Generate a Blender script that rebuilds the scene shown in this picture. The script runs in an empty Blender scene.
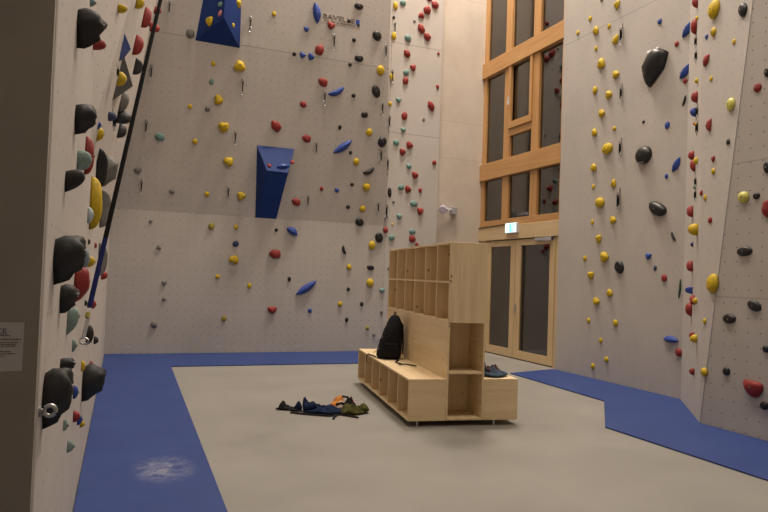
import bpy, bmesh, math, random
from mathutils import Vector, Matrix, noise
random.seed(7)
scene = bpy.context.scene
COLL = scene.collection
PI = math.pi
HOLDS = [
(0.916, 11.677, 5.546, -0.0, -0.993, -0.119, 0.138, 0.172, 0.058, 0, 'grey', 'chip', 1, 'grey oval hold lower left of the upper blue volume', 'grey holds on the back wall'),
(1.334, 11.741, 5.112, -0.0, -0.989, -0.148, 0.07, 0.088, 0.036, 0, 'yellow', 'ball', 0, 'tiny yellow round hold below the upper blue volume, upper one of two', 'yellow holds on the back wall'),
(1.322, 11.788, 4.799, -0.0, -0.989, -0.148, 0.088, 0.105, 0.037, 0, 'teal', 'chip', 0, 'small teal oval hold below the upper blue volume', 'teal holds on the back wall'),
(1.456, 11.832, 4.509, -0.0, -0.989, -0.148, 0.159, 0.186, 0.083, 0, 'yellow', 'knob', 1, 'yellow lumpy hold below the upper blue volume', 'yellow holds on the back wall'),
(0.983, 11.858, 4.336, -0.0, -0.989, -0.148, 0.07, 0.087, 0.036, 0, 'yellow', 'ball', 0, 'tiny yellow round hold below the upper blue volume, lower one of two', 'yellow holds on the back wall'),
(1.281, 11.858, 4.332, -0.0, -0.989, -0.148, 0.088, 0.088, 0.046, 0, 'grey', 'ball', 0, 'tiny grey round hold below the upper blue volume', 'grey holds on the back wall'),
(2.337, 11.608, 6.127, -0.0, -0.993, -0.119, 0.072, 0.09, 0.037, 0, 'yellow', 'ball', 0, 'tiny yellow round hold right of the upper blue volume', 'yellow holds on the back wall'),
(3.108, 11.59, 6.279, -0.0, -0.993, -0.119, 0.165, 0.386, 0.091, 12, 'blue', 'leaf', 1, 'tall blue fin hold at the left end of the lettered banner', 'blue holds on the back wall'),
(2.945, 11.628, 5.957, -0.0, -0.993, -0.119, 0.119, 0.11, 0.046, 180, 'blue', 'tri', 0, 'small blue triangular hold left of the lettered banner', 'blue holds on the back wall'),
(3.405, 11.611, 6.1, -0.0, -0.993, -0.119, 0.185, 0.148, 0.062, 170, 'red', 'tri', 1, 'red triangular hold lower left of the lettered banner', 'red holds on the back wall'),
(3.221, 11.667, 5.634, -0.0, -0.993, -0.119, 0.185, 0.204, 0.078, -30, 'red', 'wedge', 1, 'red wedge-shaped hold lower left of the lettered banner', 'red holds on the back wall'),
(2.753, 11.684, 5.491, -0.0, -0.989, -0.148, 0.073, 0.073, 0.038, 0, 'black', 'ball', 0, 'tiny black round hold lower left of the lettered banner', 'black holds on the back wall'),
(2.907, 11.684, 5.491, -0.0, -0.989, -0.148, 0.147, 0.11, 0.046, 160, 'blue', 'tri', 0, 'small blue triangular hold lower left of the lettered banner, left one of two', 'blue holds on the back wall'),
(3.061, 11.684, 5.495, -0.0, -0.989, -0.148, 0.129, 0.147, 0.054, 30, 'blue', 'tri', 0, 'small blue triangular hold lower left of the lettered banner, right one of two', 'blue holds on the back wall'),
(3.334, 11.747, 5.074, -0.0, -0.989, -0.148, 0.168, 0.205, 0.071, 60, 'red', 'wedge', 1, 'red wedge-shaped hold below the lettered banner', 'red holds on the back wall'),
(3.608, 11.769, 4.929, -0.0, -0.989, -0.148, 0.339, 0.169, 0.071, 30, 'blue', 'bean', 1, 'blue crescent hold curving up like a smile, back wall below banner', 'blue holds on the back wall'),
(2.986, 11.815, 4.618, -0.0, -0.989, -0.148, 0.13, 0.111, 0.047, 0, 'red', 'chip', 0, 'small red oval hold upper left of the slanted long blue fin', 'red holds on the back wall'),
(1.785, 11.739, 5.13, -0.0, -0.989, -0.148, 0.213, 0.195, 0.102, 20, 'yellow', 'knob', 1, 'yellow lumpy hold lower right of the upper blue volume', 'yellow holds on the back wall'),
(3.917, 11.559, 6.536, -0.0, -0.993, -0.119, 0.169, 0.131, 0.055, 0, 'black', 'chip', 1, 'black oval hold upper right of the lettered banner', 'black holds on the back wall'),
(4.323, 11.616, 6.059, -0.0, -0.993, -0.119, 0.172, 0.191, 0.072, 30, 'black', 'chip', 1, 'black oval hold lower right of the lettered banner, upper one of two', 'black holds on the back wall'),
(3.874, 11.633, 5.919, -0.0, -0.993, -0.119, 0.075, 0.075, 0.039, 0, 'black', 'ball', 0, 'tiny black round hold lower right of the lettered banner', 'black holds on the back wall'),
(3.994, 11.672, 5.595, -0.0, -0.993, -0.119, 0.17, 0.133, 0.056, 0, 'black', 'chip', 1, 'black oval hold lower right of the lettered banner, lower one of two', 'black holds on the back wall'),
(3.831, 11.689, 5.462, -0.0, -0.989, -0.148, 0.066, 0.075, 0.034, 0, 'black', 'ball', 0, 'tiny black round hold below the lettered banner', 'black holds on the back wall'),
(4.447, 11.691, 5.444, -0.0, -0.989, -0.148, 0.154, 0.173, 0.08, 0, 'yellow', 'ball', 1, 'yellow round hold lower right of the lettered banner', 'yellow holds on the back wall'),
(4.395, 11.753, 5.032, -0.0, -0.989, -0.148, 0.154, 0.26, 0.065, 25, 'black', 'chip', 1, 'large black oval hold upper right of the slanted long blue fin', 'black holds on the back wall'),
(3.948, 11.772, 4.907, -0.0, -0.989, -0.148, 0.076, 0.076, 0.04, 0, 'black', 'ball', 0, 'tiny black round hold above the slanted long blue fin, upper one of two', 'black holds on the back wall'),
(4.201, 11.822, 4.577, -0.0, -0.989, -0.148, 0.144, 0.115, 0.048, 0, 'black', 'chip', 0, 'small black oval hold upper right of the slanted long blue fin', 'black holds on the back wall'),
(3.749, 11.594, 6.245, -0.0, -0.993, -0.119, 0.066, 0.066, 0.034, 0, 'black', 'ball', 0, 'tiny black round hold bolted through the lettered banner', 'black holds on the back wall'),
(0.515, 11.944, 3.76, -0.0, -0.989, -0.148, 0.138, 0.164, 0.058, 60, 'teal', 'chip', 1, 'teal oval hold on the back wall', 'teal holds on the back wall'),
(0.189, 12.033, 3.167, -0.0, -0.989, -0.148, 0.155, 0.12, 0.051, 200, 'grey', 'tri', 1, 'grey triangular hold on the back wall', 'grey holds on the back wall'),
(0.76, 12.079, 2.858, -0.0, -0.989, -0.148, 0.088, 0.088, 0.046, 0, 'grey', 'ball', 0, 'tiny grey round hold on the back wall, highest of three', 'grey holds on the back wall'),
(1.574, 11.9, 4.055, -0.0, -0.989, -0.148, 0.196, 0.187, 0.097, 0, 'yellow', 'knob', 1, 'yellow lumpy hold upper left of the lower blue volume, upper one of two', 'yellow holds on the back wall'),
(1.1, 11.946, 3.75, -0.0, -0.989, -0.148, 0.088, 0.097, 0.046, 0, 'yellow', 'ball', 0, 'small yellow round hold upper left of the lower blue volume', 'yellow holds on the back wall'),
(1.699, 11.989, 3.46, -0.0, -0.989, -0.148, 0.171, 0.189, 0.089, 50, 'yellow', 'knob', 1, 'yellow lumpy hold upper left of the lower blue volume, lower one of two', 'yellow holds on the back wall'),
(1.356, 12.079, 2.857, -0.0, -0.989, -0.148, 0.081, 0.09, 0.042, 0, 'yellow', 'ball', 0, 'tiny yellow round hold left of the lower blue volume', 'yellow holds on the back wall'),
(2.512, 11.881, 4.179, -0.0, -0.989, -0.148, 0.183, 0.238, 0.077, 35, 'red', 'wedge', 1, 'large red wedge-shaped hold above the lower blue volume', 'red holds on the back wall'),
(3.104, 11.905, 4.019, -0.0, -0.989, -0.148, 0.15, 0.187, 0.063, 70, 'red', 'wedge', 1, 'red wedge-shaped hold left of the slanted long blue fin', 'red holds on the back wall'),
(3.73, 11.864, 4.293, -0.0, -0.989, -0.148, 0.067, 0.095, 0.035, 0, 'black', 'ball', 0, 'tiny black round hold above the slanted long blue fin, lower one of two', 'black holds on the back wall'),
(3.814, 11.917, 3.943, -0.0, -0.989, -0.148, 0.153, 0.459, 0.084, -52, 'blue', 'leaf', 1, 'long blue fin hold slanting right of the lower blue volume, back wall', 'blue holds on the back wall'),
(1.961, 12.077, 2.871, -0.0, -0.989, -0.148, 0.155, 0.155, 0.081, 10, 'yellow', 'knob', 1, 'yellow lumpy hold lower left of the lower blue volume', 'yellow holds on the back wall'),
(3.465, 12.04, 3.119, -0.0, -0.989, -0.148, 0.067, 0.086, 0.035, 0, 'red', 'ball', 0, 'tiny red round hold lower left of the slanted long blue fin', 'red holds on the back wall'),
(3.769, 12.041, 3.111, -0.0, -0.989, -0.148, 0.115, 0.096, 0.04, 170, 'blue', 'tri', 0, 'small blue triangular hold below the slanted long blue fin', 'blue holds on the back wall'),
(2.994, 12.083, 2.836, -0.0, -0.989, -0.148, 0.151, 0.188, 0.063, 60, 'red', 'wedge', 1, 'red wedge-shaped hold lower right of the lower blue volume', 'red holds on the back wall'),
(4.325, 11.868, 4.265, -0.0, -0.989, -0.148, 0.116, 0.145, 0.06, 0, 'yellow', 'ball', 0, 'small yellow round hold upper right of the slanted long blue fin', 'yellow holds on the back wall'),
(4.611, 11.892, 4.105, -0.0, -0.989, -0.148, 0.195, 0.186, 0.078, 20, 'black', 'chip', 1, 'black oval hold right of the slanted long blue fin', 'black holds on the back wall'),
(3.984, 11.931, 3.846, -0.0, -0.989, -0.148, 0.067, 0.067, 0.035, 0, 'black', 'ball', 0, 'tiny black round hold lower right of the slanted long blue fin', 'black holds on the back wall'),
(4.111, 11.955, 3.684, -0.0, -0.989, -0.148, 0.116, 0.135, 0.06, 0, 'yellow', 'ball', 0, 'small yellow round hold lower right of the slanted long blue fin, upper one of two', 'yellow holds on the back wall'),
(4.389, 11.979, 3.526, -0.0, -0.989, -0.148, 0.254, 0.156, 0.066, 30, 'black', 'bean', 1, 'large black curved hold lower right of the slanted long blue fin', 'black holds on the back wall'),
(4.363, 12.024, 3.225, -0.0, -0.989, -0.148, 0.147, 0.147, 0.076, 0, 'yellow', 'ball', 0, 'small yellow round hold lower right of the slanted long blue fin, lower one of two', 'yellow holds on the back wall'),
(4.068, 12.021, 3.247, -0.0, -0.989, -0.148, 0.068, 0.077, 0.035, 0, 'black', 'ball', 0, 'tiny black round hold below the slanted long blue fin, upper one of two', 'black holds on the back wall'),
(4.024, 12.086, 2.816, -0.0, -0.989, -0.148, 0.078, 0.078, 0.04, 0, 'black', 'ball', 0, 'tiny black round hold below the slanted long blue fin, lower one of two', 'black holds on the back wall'),
(4.321, 12.088, 2.8, -0.0, -0.989, -0.148, 0.118, 0.127, 0.061, 0, 'yellow', 'ball', 0, 'small yellow round hold below the slanted long blue fin', 'yellow holds on the back wall'),
(4.287, 12.129, 2.53, -0.0, -0.989, -0.148, 0.157, 0.177, 0.066, 45, 'black', 'chip', 1, 'black oval hold below the slanted long blue fin', 'black holds on the back wall'),
(0.433, 12.133, 2.311, -0.0, -1.0, -0.0, 0.061, 0.061, 0.032, 0, 'grey', 'ball', 0, 'tiny grey round hold on the back wall, second from top of three', 'grey holds on the back wall'),
(1.461, 12.133, 2.286, -0.0, -1.0, -0.0, 0.099, 0.126, 0.052, 0, 'olive', 'ball', 0, 'small olive round hold lower left of the lower blue volume', 'olive holds on the back wall'),
(1.903, 12.133, 2.3, -0.0, -1.0, -0.0, 0.073, 0.091, 0.038, 0, 'yellow', 'ball', 0, 'tiny yellow round hold lower left of the lower blue volume', 'yellow holds on the back wall'),
(1.906, 12.133, 1.989, -0.0, -1.0, -0.0, 0.119, 0.11, 0.046, 0, 'navy', 'chip', 0, 'small dark blue oval hold lower left of the lower blue volume', 'dark blue holds on the back wall'),
(1.889, 12.133, 1.703, -0.0, -1.0, -0.0, 0.155, 0.191, 0.081, 70, 'yellow', 'knob', 1, 'yellow lumpy hold left of the lowest long blue fin', 'yellow holds on the back wall'),
(1.609, 12.133, 1.385, -0.0, -1.0, -0.0, 0.072, 0.081, 0.038, 0, 'yellow', 'ball', 0, 'tiny yellow round hold left of the lowest long blue fin, left one of two', 'yellow holds on the back wall'),
(2.187, 12.133, 1.237, -0.0, -1.0, -0.0, 0.074, 0.092, 0.038, 0, 'yellow', 'ball', 0, 'tiny yellow round hold left of the lowest long blue fin, right one of two', 'yellow holds on the back wall'),
(1.751, 12.133, 0.632, -0.0, -1.0, -0.0, 0.081, 0.109, 0.042, 0, 'olive', 'ball', 0, 'small olive round hold left of the lowest long blue fin', 'olive holds on the back wall'),
(0.583, 12.133, 1.866, -0.0, -1.0, -0.0, 0.096, 0.096, 0.04, 0, 'grey', 'tri', 0, 'small grey triangular hold on the back wall, upper one of two', 'grey holds on the back wall'),
(0.7, 12.133, 1.244, -0.0, -1.0, -0.0, 0.105, 0.096, 0.041, 180, 'grey', 'tri', 0, 'small grey triangular hold on the back wall, lower one of two', 'grey holds on the back wall'),
(0.712, 12.133, 0.964, -0.0, -1.0, -0.0, 0.07, 0.07, 0.036, 0, 'grey', 'ball', 0, 'tiny grey round hold on the back wall, lowest of three', 'grey holds on the back wall'),
(0.559, 12.133, 0.509, -0.0, -1.0, -0.0, 0.113, 0.113, 0.048, 0, 'grey', 'chip', 0, 'small grey oval hold on the back wall', 'grey holds on the back wall'),
(2.647, 12.133, 2.288, -0.0, -1.0, -0.0, 0.065, 0.065, 0.034, 0, 'black', 'ball', 0, 'tiny black round hold below the lower blue volume', 'black holds on the back wall'),
(2.945, 12.133, 2.273, -0.0, -1.0, -0.0, 0.245, 0.17, 0.093, -30, 'blue', 'leaf2', 1, 'large blue fin-shaped hold below the lower blue volume', 'blue holds on the back wall'),
(2.641, 12.133, 1.839, -0.0, -1.0, -0.0, 0.187, 0.243, 0.078, 80, 'red', 'wedge', 1, 'large red wedge-shaped hold upper left of the lowest long blue fin', 'red holds on the back wall'),
(2.928, 12.133, 1.381, -0.0, -1.0, -0.0, 0.066, 0.085, 0.034, 0, 'black', 'ball', 0, 'tiny black round hold upper left of the lowest long blue fin', 'black holds on the back wall'),
(3.259, 12.133, 1.229, -0.0, -1.0, -0.0, 0.152, 0.493, 0.084, -55, 'blue', 'leaf', 1, 'longest blue fin hold, low on the back wall beneath lower blue volume', 'blue holds on the back wall'),
(2.629, 12.133, 0.795, -0.0, -1.0, -0.0, 0.214, 0.149, 0.063, 180, 'red', 'tri', 1, 'red triangular hold lower left of the lowest long blue fin', 'red holds on the back wall'),
(3.354, 12.133, 0.791, -0.0, -1.0, -0.0, 0.095, 0.095, 0.04, 200, 'blue', 'tri', 0, 'tiny blue triangular hold below the lowest long blue fin', 'blue holds on the back wall'),
(3.986, 12.133, 1.975, -0.0, -1.0, -0.0, 0.175, 0.107, 0.045, -70, 'black', 'bean', 1, 'black curved hold upper right of the lowest long blue fin', 'black holds on the back wall'),
(4.104, 12.133, 1.649, -0.0, -1.0, -0.0, 0.097, 0.107, 0.051, 0, 'yellow', 'ball', 0, 'small yellow round hold upper right of the lowest long blue fin', 'yellow holds on the back wall'),
(4.104, 12.133, 1.221, -0.0, -1.0, -0.0, 0.068, 0.068, 0.035, 0, 'black', 'ball', 0, 'tiny black round hold right of the lowest long blue fin', 'black holds on the back wall'),
(3.948, 12.133, 0.927, -0.0, -1.0, -0.0, 0.087, 0.097, 0.045, 0, 'yellow', 'ball', 0, 'tiny yellow round hold lower right of the lowest long blue fin', 'yellow holds on the back wall'),
(4.392, 12.133, 0.934, -0.0, -1.0, -0.0, 0.069, 0.088, 0.036, 0, 'black', 'ball', 0, 'tiny black round hold upper left of the black backpack', 'black holds on the back wall'),
(4.094, 12.133, 0.625, -0.0, -1.0, -0.0, 0.068, 0.087, 0.035, 0, 'black', 'ball', 0, 'tiny black round hold left of the black backpack', 'black holds on the back wall'),
(4.528, 12.133, 0.465, -0.0, -1.0, -0.0, 0.069, 0.079, 0.036, 0, 'olive', 'ball', 0, 'tiny olive round hold left of the black backpack', 'olive holds on the back wall'),
(4.672, 12.133, 0.328, -0.0, -1.0, -0.0, 0.079, 0.079, 0.033, 180, 'grey', 'tri', 0, 'tiny grey triangular hold left of the black backpack', 'grey holds on the back wall'),
(4.563, 12.133, 2.095, -0.0, -1.0, -0.0, 0.138, 0.168, 0.072, 0, 'yellow', 'ball', 1, 'yellow round hold upper right of the lowest long blue fin', 'yellow holds on the back wall'),
(4.706, 12.133, 2.247, -0.0, -1.0, -0.0, 0.159, 0.218, 0.067, 10, 'black', 'chip', 1, 'black oval hold upper right of the lowest long blue fin', 'black holds on the back wall'),
(4.548, 12.133, 1.65, -0.0, -1.0, -0.0, 0.158, 0.099, 0.041, 0, 'black', 'chip', 0, 'small black oval hold right of the lowest long blue fin', 'black holds on the back wall'),
(4.548, 12.133, 1.354, -0.0, -1.0, -0.0, 0.148, 0.158, 0.077, 0, 'yellow', 'ball', 0, 'small yellow round hold above the black backpack', 'yellow holds on the back wall'),
(4.812, 12.133, 1.208, -0.0, -1.0, -0.0, 0.149, 0.099, 0.042, 190, 'teal', 'tri', 0, 'small teal triangular hold above the black backpack', 'teal holds on the back wall'),
(4.817, 12.133, 0.776, -0.0, -1.0, -0.0, 0.079, 0.089, 0.033, 180, 'grey', 'tri', 0, 'tiny grey triangular hold above the black backpack', 'grey holds on the back wall'),
(4.891, 12.133, 6.943, -0.0, -1.0, -0.0, 0.101, 0.161, 0.052, 0, 'yellow', 'ball', 0, 'small yellow round hold on the narrow panel, highest of three', 'yellow holds on the narrow panel'),
(4.878, 12.133, 6.329, -0.0, -1.0, -0.0, 0.101, 0.161, 0.052, 0, 'yellow', 'ball', 0, 'small yellow round hold on the narrow panel, second from top of three', 'yellow holds on the narrow panel'),
(4.861, 12.133, 5.494, -0.0, -1.0, -0.0, 0.08, 0.161, 0.042, 0, 'yellow', 'ball', 0, 'small yellow round hold on the narrow panel, lowest of three', 'yellow holds on the narrow panel'),
(4.848, 12.133, 4.946, -0.0, -1.0, -0.0, 0.07, 0.09, 0.036, 0, 'yellow', 'ball', 0, 'tiny yellow round hold on the narrow panel', 'yellow holds on the narrow panel'),
(4.865, 12.133, 6.701, -0.0, -1.0, -0.0, 0.06, 0.07, 0.031, 0, 'black', 'ball', 0, 'tiny black round hold on the narrow panel', 'black holds on the narrow panel'),
(4.898, 12.133, 3.158, -0.0, -1.0, -0.0, 0.09, 0.2, 0.038, 0, 'black', 'chip', 1, 'black oval hold left of the wall lamp', 'black holds on the narrow panel'),
(5.048, 12.133, 7.027, -0.0, -1.0, -0.0, 0.142, 0.122, 0.051, 0, 'teal', 'chip', 0, 'small teal oval hold on the narrow panel, highest of three', 'teal holds on the narrow panel'),
(5.634, 12.133, 7.216, -0.0, -1.0, -0.0, 0.124, 0.103, 0.043, 0, 'red', 'chip', 0, 'small red oval hold on the narrow panel', 'red holds on the narrow panel'),
(5.767, 12.133, 7.122, -0.0, -1.0, -0.0, 0.165, 0.186, 0.069, 40, 'red', 'wedge', 1, 'red wedge-shaped hold on the narrow panel, highest of eight', 'red holds on the narrow panel'),
(5.596, 12.133, 6.98, -0.0, -1.0, -0.0, 0.185, 0.185, 0.078, -20, 'red', 'wedge', 1, 'red wedge-shaped hold on the narrow panel, second from top of eight', 'red holds on the narrow panel'),
(5.465, 12.133, 6.853, -0.0, -1.0, -0.0, 0.164, 0.143, 0.06, 0, 'red', 'tri', 0, 'small red triangular hold on the narrow panel, upper one of two', 'red holds on the narrow panel'),
(5.32, 12.133, 6.707, -0.0, -1.0, -0.0, 0.061, 0.061, 0.032, 0, 'grey', 'ball', 0, 'tiny grey round hold on the narrow panel', 'grey holds on the narrow panel'),
(5.475, 12.133, 6.575, -0.0, -1.0, -0.0, 0.164, 0.225, 0.069, 25, 'red', 'wedge', 1, 'red wedge-shaped hold on the narrow panel, third from top of eight', 'red holds on the narrow panel'),
(5.616, 12.133, 6.433, -0.0, -1.0, -0.0, 0.164, 0.185, 0.069, 35, 'red', 'wedge', 1, 'red wedge-shaped hold on the narrow panel, fourth from top of eight', 'red holds on the narrow panel'),
(5.182, 12.133, 6.325, -0.0, -1.0, -0.0, 0.152, 0.142, 0.06, 0, 'teal', 'chip', 0, 'small teal oval hold on the narrow panel, second from top of three', 'teal holds on the narrow panel'),
(5.177, 12.133, 6.016, -0.0, -1.0, -0.0, 0.152, 0.183, 0.064, 30, 'red', 'wedge', 1, 'red wedge-shaped hold on the narrow panel, fifth from top of eight', 'red holds on the narrow panel'),
(5.883, 12.133, 6.128, -0.0, -1.0, -0.0, 0.062, 0.072, 0.032, 0, 'red', 'ball', 0, 'tiny red round hold on the narrow panel, upper one of two', 'red holds on the narrow panel'),
(5.323, 12.133, 5.745, -0.0, -1.0, -0.0, 0.163, 0.153, 0.064, 190, 'red', 'tri', 0, 'small red triangular hold on the narrow panel, lower one of two', 'red holds on the narrow panel'),
(5.172, 12.133, 5.621, -0.0, -1.0, -0.0, 0.142, 0.122, 0.051, 0, 'teal', 'chip', 0, 'small teal oval hold on the narrow panel, lowest of three', 'teal holds on the narrow panel'),
(5.166, 12.133, 5.456, -0.0, -1.0, -0.0, 0.142, 0.172, 0.06, -20, 'red', 'wedge', 1, 'red wedge-shaped hold on the narrow panel, third from bottom of eight', 'red holds on the narrow panel'),
(5.886, 12.133, 5.434, -0.0, -1.0, -0.0, 0.093, 0.103, 0.039, 180, 'red', 'tri', 0, 'tiny red triangular hold on the narrow panel', 'red holds on the narrow panel'),
(5.027, 12.133, 5.044, -0.0, -1.0, -0.0, 0.141, 0.121, 0.051, 185, 'teal', 'tri', 0, 'small teal triangular hold on the narrow panel', 'teal holds on the narrow panel'),
(5.75, 12.133, 5.021, -0.0, -1.0, -0.0, 0.154, 0.216, 0.065, 25, 'red', 'wedge', 1, 'red wedge-shaped hold on the narrow panel, second from bottom of eight', 'red holds on the narrow panel'),
(5.166, 12.133, 4.742, -0.0, -1.0, -0.0, 0.142, 0.192, 0.059, -15, 'red', 'wedge', 1, 'red wedge-shaped hold on the narrow panel, lowest of eight', 'red holds on the narrow panel'),
(5.595, 12.133, 4.727, -0.0, -1.0, -0.0, 0.061, 0.072, 0.032, 0, 'grey', 'ball', 0, 'tiny grey round hold above the wall lamp', 'grey holds on the narrow panel'),
(5.15, 12.133, 4.455, -0.0, -1.0, -0.0, 0.141, 0.111, 0.047, 180, 'teal', 'tri', 0, 'small teal triangular hold upper left of the wall lamp, upper one of two', 'teal holds on the narrow panel'),
(5.002, 12.133, 4.175, -0.0, -1.0, -0.0, 0.141, 0.121, 0.051, 0, 'teal', 'chip', 0, 'small teal oval hold upper left of the wall lamp, upper one of two', 'teal holds on the narrow panel'),
(5.29, 12.133, 4.165, -0.0, -1.0, -0.0, 0.172, 0.172, 0.072, 30, 'red', 'tri', 1, 'red triangular hold upper left of the wall lamp, highest of three', 'red holds on the narrow panel'),
(5.141, 12.133, 4.014, -0.0, -1.0, -0.0, 0.161, 0.161, 0.068, 40, 'red', 'tri', 0, 'small red triangular hold upper left of the wall lamp, upper one of two', 'red holds on the narrow panel'),
(5.78, 12.133, 4.942, -0.0, -1.0, -0.0, 0.082, 0.062, 0.032, 0, 'red', 'ball', 0, 'tiny red round hold on the narrow panel, lower one of two', 'red holds on the narrow panel'),
(5.866, 12.133, 3.854, -0.0, -1.0, -0.0, 0.103, 0.103, 0.043, 0, 'red', 'chip', 0, 'tiny red oval hold above the wall lamp', 'red holds on the narrow panel'),
(5.302, 12.133, 3.729, -0.0, -1.0, -0.0, 0.142, 0.121, 0.051, 185, 'teal', 'tri', 0, 'small teal triangular hold upper left of the wall lamp, lower one of two', 'teal holds on the narrow panel'),
(5.432, 12.133, 3.567, -0.0, -1.0, -0.0, 0.162, 0.173, 0.068, 40, 'red', 'tri', 1, 'red triangular hold upper left of the wall lamp, second from top of three', 'red holds on the narrow panel'),
(5.141, 12.133, 3.287, -0.0, -1.0, -0.0, 0.141, 0.121, 0.051, 0, 'teal', 'chip', 0, 'small teal oval hold upper left of the wall lamp, lower one of two', 'teal holds on the narrow panel'),
(5.287, 12.133, 3.27, -0.0, -1.0, -0.0, 0.162, 0.172, 0.068, 30, 'red', 'tri', 1, 'red triangular hold upper left of the wall lamp, lowest of three', 'red holds on the narrow panel'),
(5.57, 12.133, 3.26, -0.0, -1.0, -0.0, 0.102, 0.122, 0.043, 180, 'red', 'tri', 0, 'small red triangular hold upper left of the wall lamp, lower one of two', 'red holds on the narrow panel'),
(4.993, 12.133, 2.985, -0.0, -1.0, -0.0, 0.06, 0.06, 0.031, 0, 'grey', 'ball', 0, 'tiny grey round hold left of the wall lamp', 'grey holds on the narrow panel'),
(5.433, 12.133, 2.976, -0.0, -1.0, -0.0, 0.162, 0.132, 0.055, 0, 'teal', 'chip', 0, 'small teal oval hold left of the wall lamp', 'teal holds on the narrow panel'),
(5.579, 12.133, 2.834, -0.0, -1.0, -0.0, 0.173, 0.173, 0.073, 170, 'red', 'tri', 1, 'red triangular hold left of the wall lamp', 'red holds on the narrow panel'),
(5.125, 12.133, 2.7, -0.0, -1.0, -0.0, 0.141, 0.131, 0.055, 180, 'teal', 'tri', 0, 'small teal triangular hold left of the wall lamp', 'teal holds on the narrow panel'),
(4.985, 12.133, 2.534, -0.0, -1.0, -0.0, 0.05, 0.06, 0.026, 0, 'yellow', 'ball', 0, 'tiny yellow round hold left of the wall lamp', 'yellow holds on the narrow panel'),
(4.839, 12.133, 2.414, -0.0, -1.0, -0.0, 0.1, 0.12, 0.052, 0, 'red', 'ball', 0, 'small red round hold left of the wall lamp', 'red holds on the narrow panel'),
(4.974, 12.133, 2.261, -0.0, -1.0, -0.0, 0.14, 0.12, 0.05, 0, 'teal', 'chip', 0, 'small teal oval hold lower left of the wall lamp, left one of two', 'teal holds on the narrow panel'),
(5.422, 12.133, 2.409, -0.0, -1.0, -0.0, 0.142, 0.122, 0.051, 0, 'teal', 'chip', 0, 'small teal oval hold lower left of the wall lamp, right one of two', 'teal holds on the narrow panel'),
(5.427, 12.133, 2.265, -0.0, -1.0, -0.0, 0.152, 0.172, 0.064, 30, 'red', 'wedge', 1, 'red wedge-shaped hold lower left of the wall lamp', 'red holds on the narrow panel'),
(5.535, 12.133, 2.165, -0.0, -1.0, -0.0, 0.102, 0.081, 0.034, 0, 'red', 'tri', 0, 'tiny red triangular hold lower left of the wall lamp', 'red holds on the narrow panel'),
(4.946, 12.133, 1.652, -0.0, -1.0, -0.0, 0.07, 0.08, 0.036, 0, 'grey', 'ball', 0, 'tiny grey round hold lower left of the wall lamp', 'grey holds on the narrow panel'),
(6.893, 7.975, 5.777, -1.0, -0.0, -0.0, 0.124, 0.131, 0.05, 0, 'yellow', 'knob', 1, 'yellow lumpy hold upper left of the chalky black drop, highest of three', 'yellow holds on the right wall'),
(6.893, 8.601, 5.787, -1.0, -0.0, -0.0, 0.075, 0.081, 0.03, 0, 'yellow', 'ball', 0, 'tiny yellow round hold upper left of the chalky black drop, second from left of three', 'yellow holds on the right wall'),
(6.893, 8.905, 5.656, -1.0, -0.0, -0.0, 0.067, 0.075, 0.027, 0, 'yellow', 'ball', 0, 'tiny yellow round hold upper left of the chalky black drop, leftmost of three', 'yellow holds on the right wall'),
(6.893, 8.449, 5.534, -1.0, -0.0, -0.0, 0.129, 0.136, 0.053, 30, 'yellow', 'knob', 1, 'yellow lumpy hold upper left of the chalky black drop, second from top of three', 'yellow holds on the right wall'),
(6.893, 8.146, 5.507, -1.0, -0.0, -0.0, 0.072, 0.078, 0.029, 0, 'yellow', 'ball', 0, 'tiny yellow round hold upper left of the chalky black drop, rightmost of three', 'yellow holds on the right wall'),
(6.893, 7.984, 5.237, -1.0, -0.0, -0.0, 0.159, 0.115, 0.054, 60, 'yellow', 'knob', 1, 'yellow lumpy hold upper left of the chalky black drop, lowest of three', 'yellow holds on the right wall'),
(6.893, 8.443, 5.246, -1.0, -0.0, -0.0, 0.064, 0.08, 0.026, 0, 'yellow', 'ball', 0, 'tiny yellow round hold left of the chalky black drop', 'yellow holds on the right wall'),
(6.893, 8.293, 4.956, -1.0, -0.0, -0.0, 0.164, 0.174, 0.067, 10, 'yellow', 'knob', 1, 'yellow lumpy hold left of the chalky black drop, left one of two', 'yellow holds on the right wall'),
(6.893, 7.964, 4.693, -1.0, -0.0, -0.0, 0.132, 0.13, 0.054, 0, 'yellow', 'knob', 1, 'yellow lumpy hold left of the chalky black drop, right one of two', 'yellow holds on the right wall'),
(6.893, 8.433, 4.57, -1.0, -0.0, -0.0, 0.138, 0.096, 0.045, 80, 'yellow', 'knob', 0, 'small yellow lumpy hold left of the chalky black drop', 'yellow holds on the right wall'),
(6.893, 8.11, 4.42, -1.0, -0.0, -0.0, 0.134, 0.132, 0.054, 40, 'yellow', 'knob', 1, 'yellow lumpy hold lower left of the chalky black drop', 'yellow holds on the right wall'),
(6.893, 8.33, 5.989, -1.0, -0.0, -0.0, 0.073, 0.048, 0.022, 0, 'grey', 'ball', 0, 'tiny grey round hold upper left of the chalky black drop', 'grey holds on the right wall'),
(6.893, 7.153, 4.563, -1.0, -0.0, -0.0, 0.475, 0.527, 0.156, 0, 'black', 'drop', 1, 'large drop-shaped black hold with chalk on its top, right wall', 'black holds on the right wall'),
(6.893, 7.098, 5.207, -1.0, -0.0, -0.0, 0.097, 0.085, 0.032, 200, 'blue', 'tri', 0, 'small blue triangular hold above the chalky black drop', 'blue holds on the right wall'),
(6.893, 6.528, 5.225, -1.0, -0.0, -0.0, 0.054, 0.053, 0.022, 0, 'red', 'ball', 0, 'tiny red round hold upper right of the chalky black drop', 'red holds on the right wall'),
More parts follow.
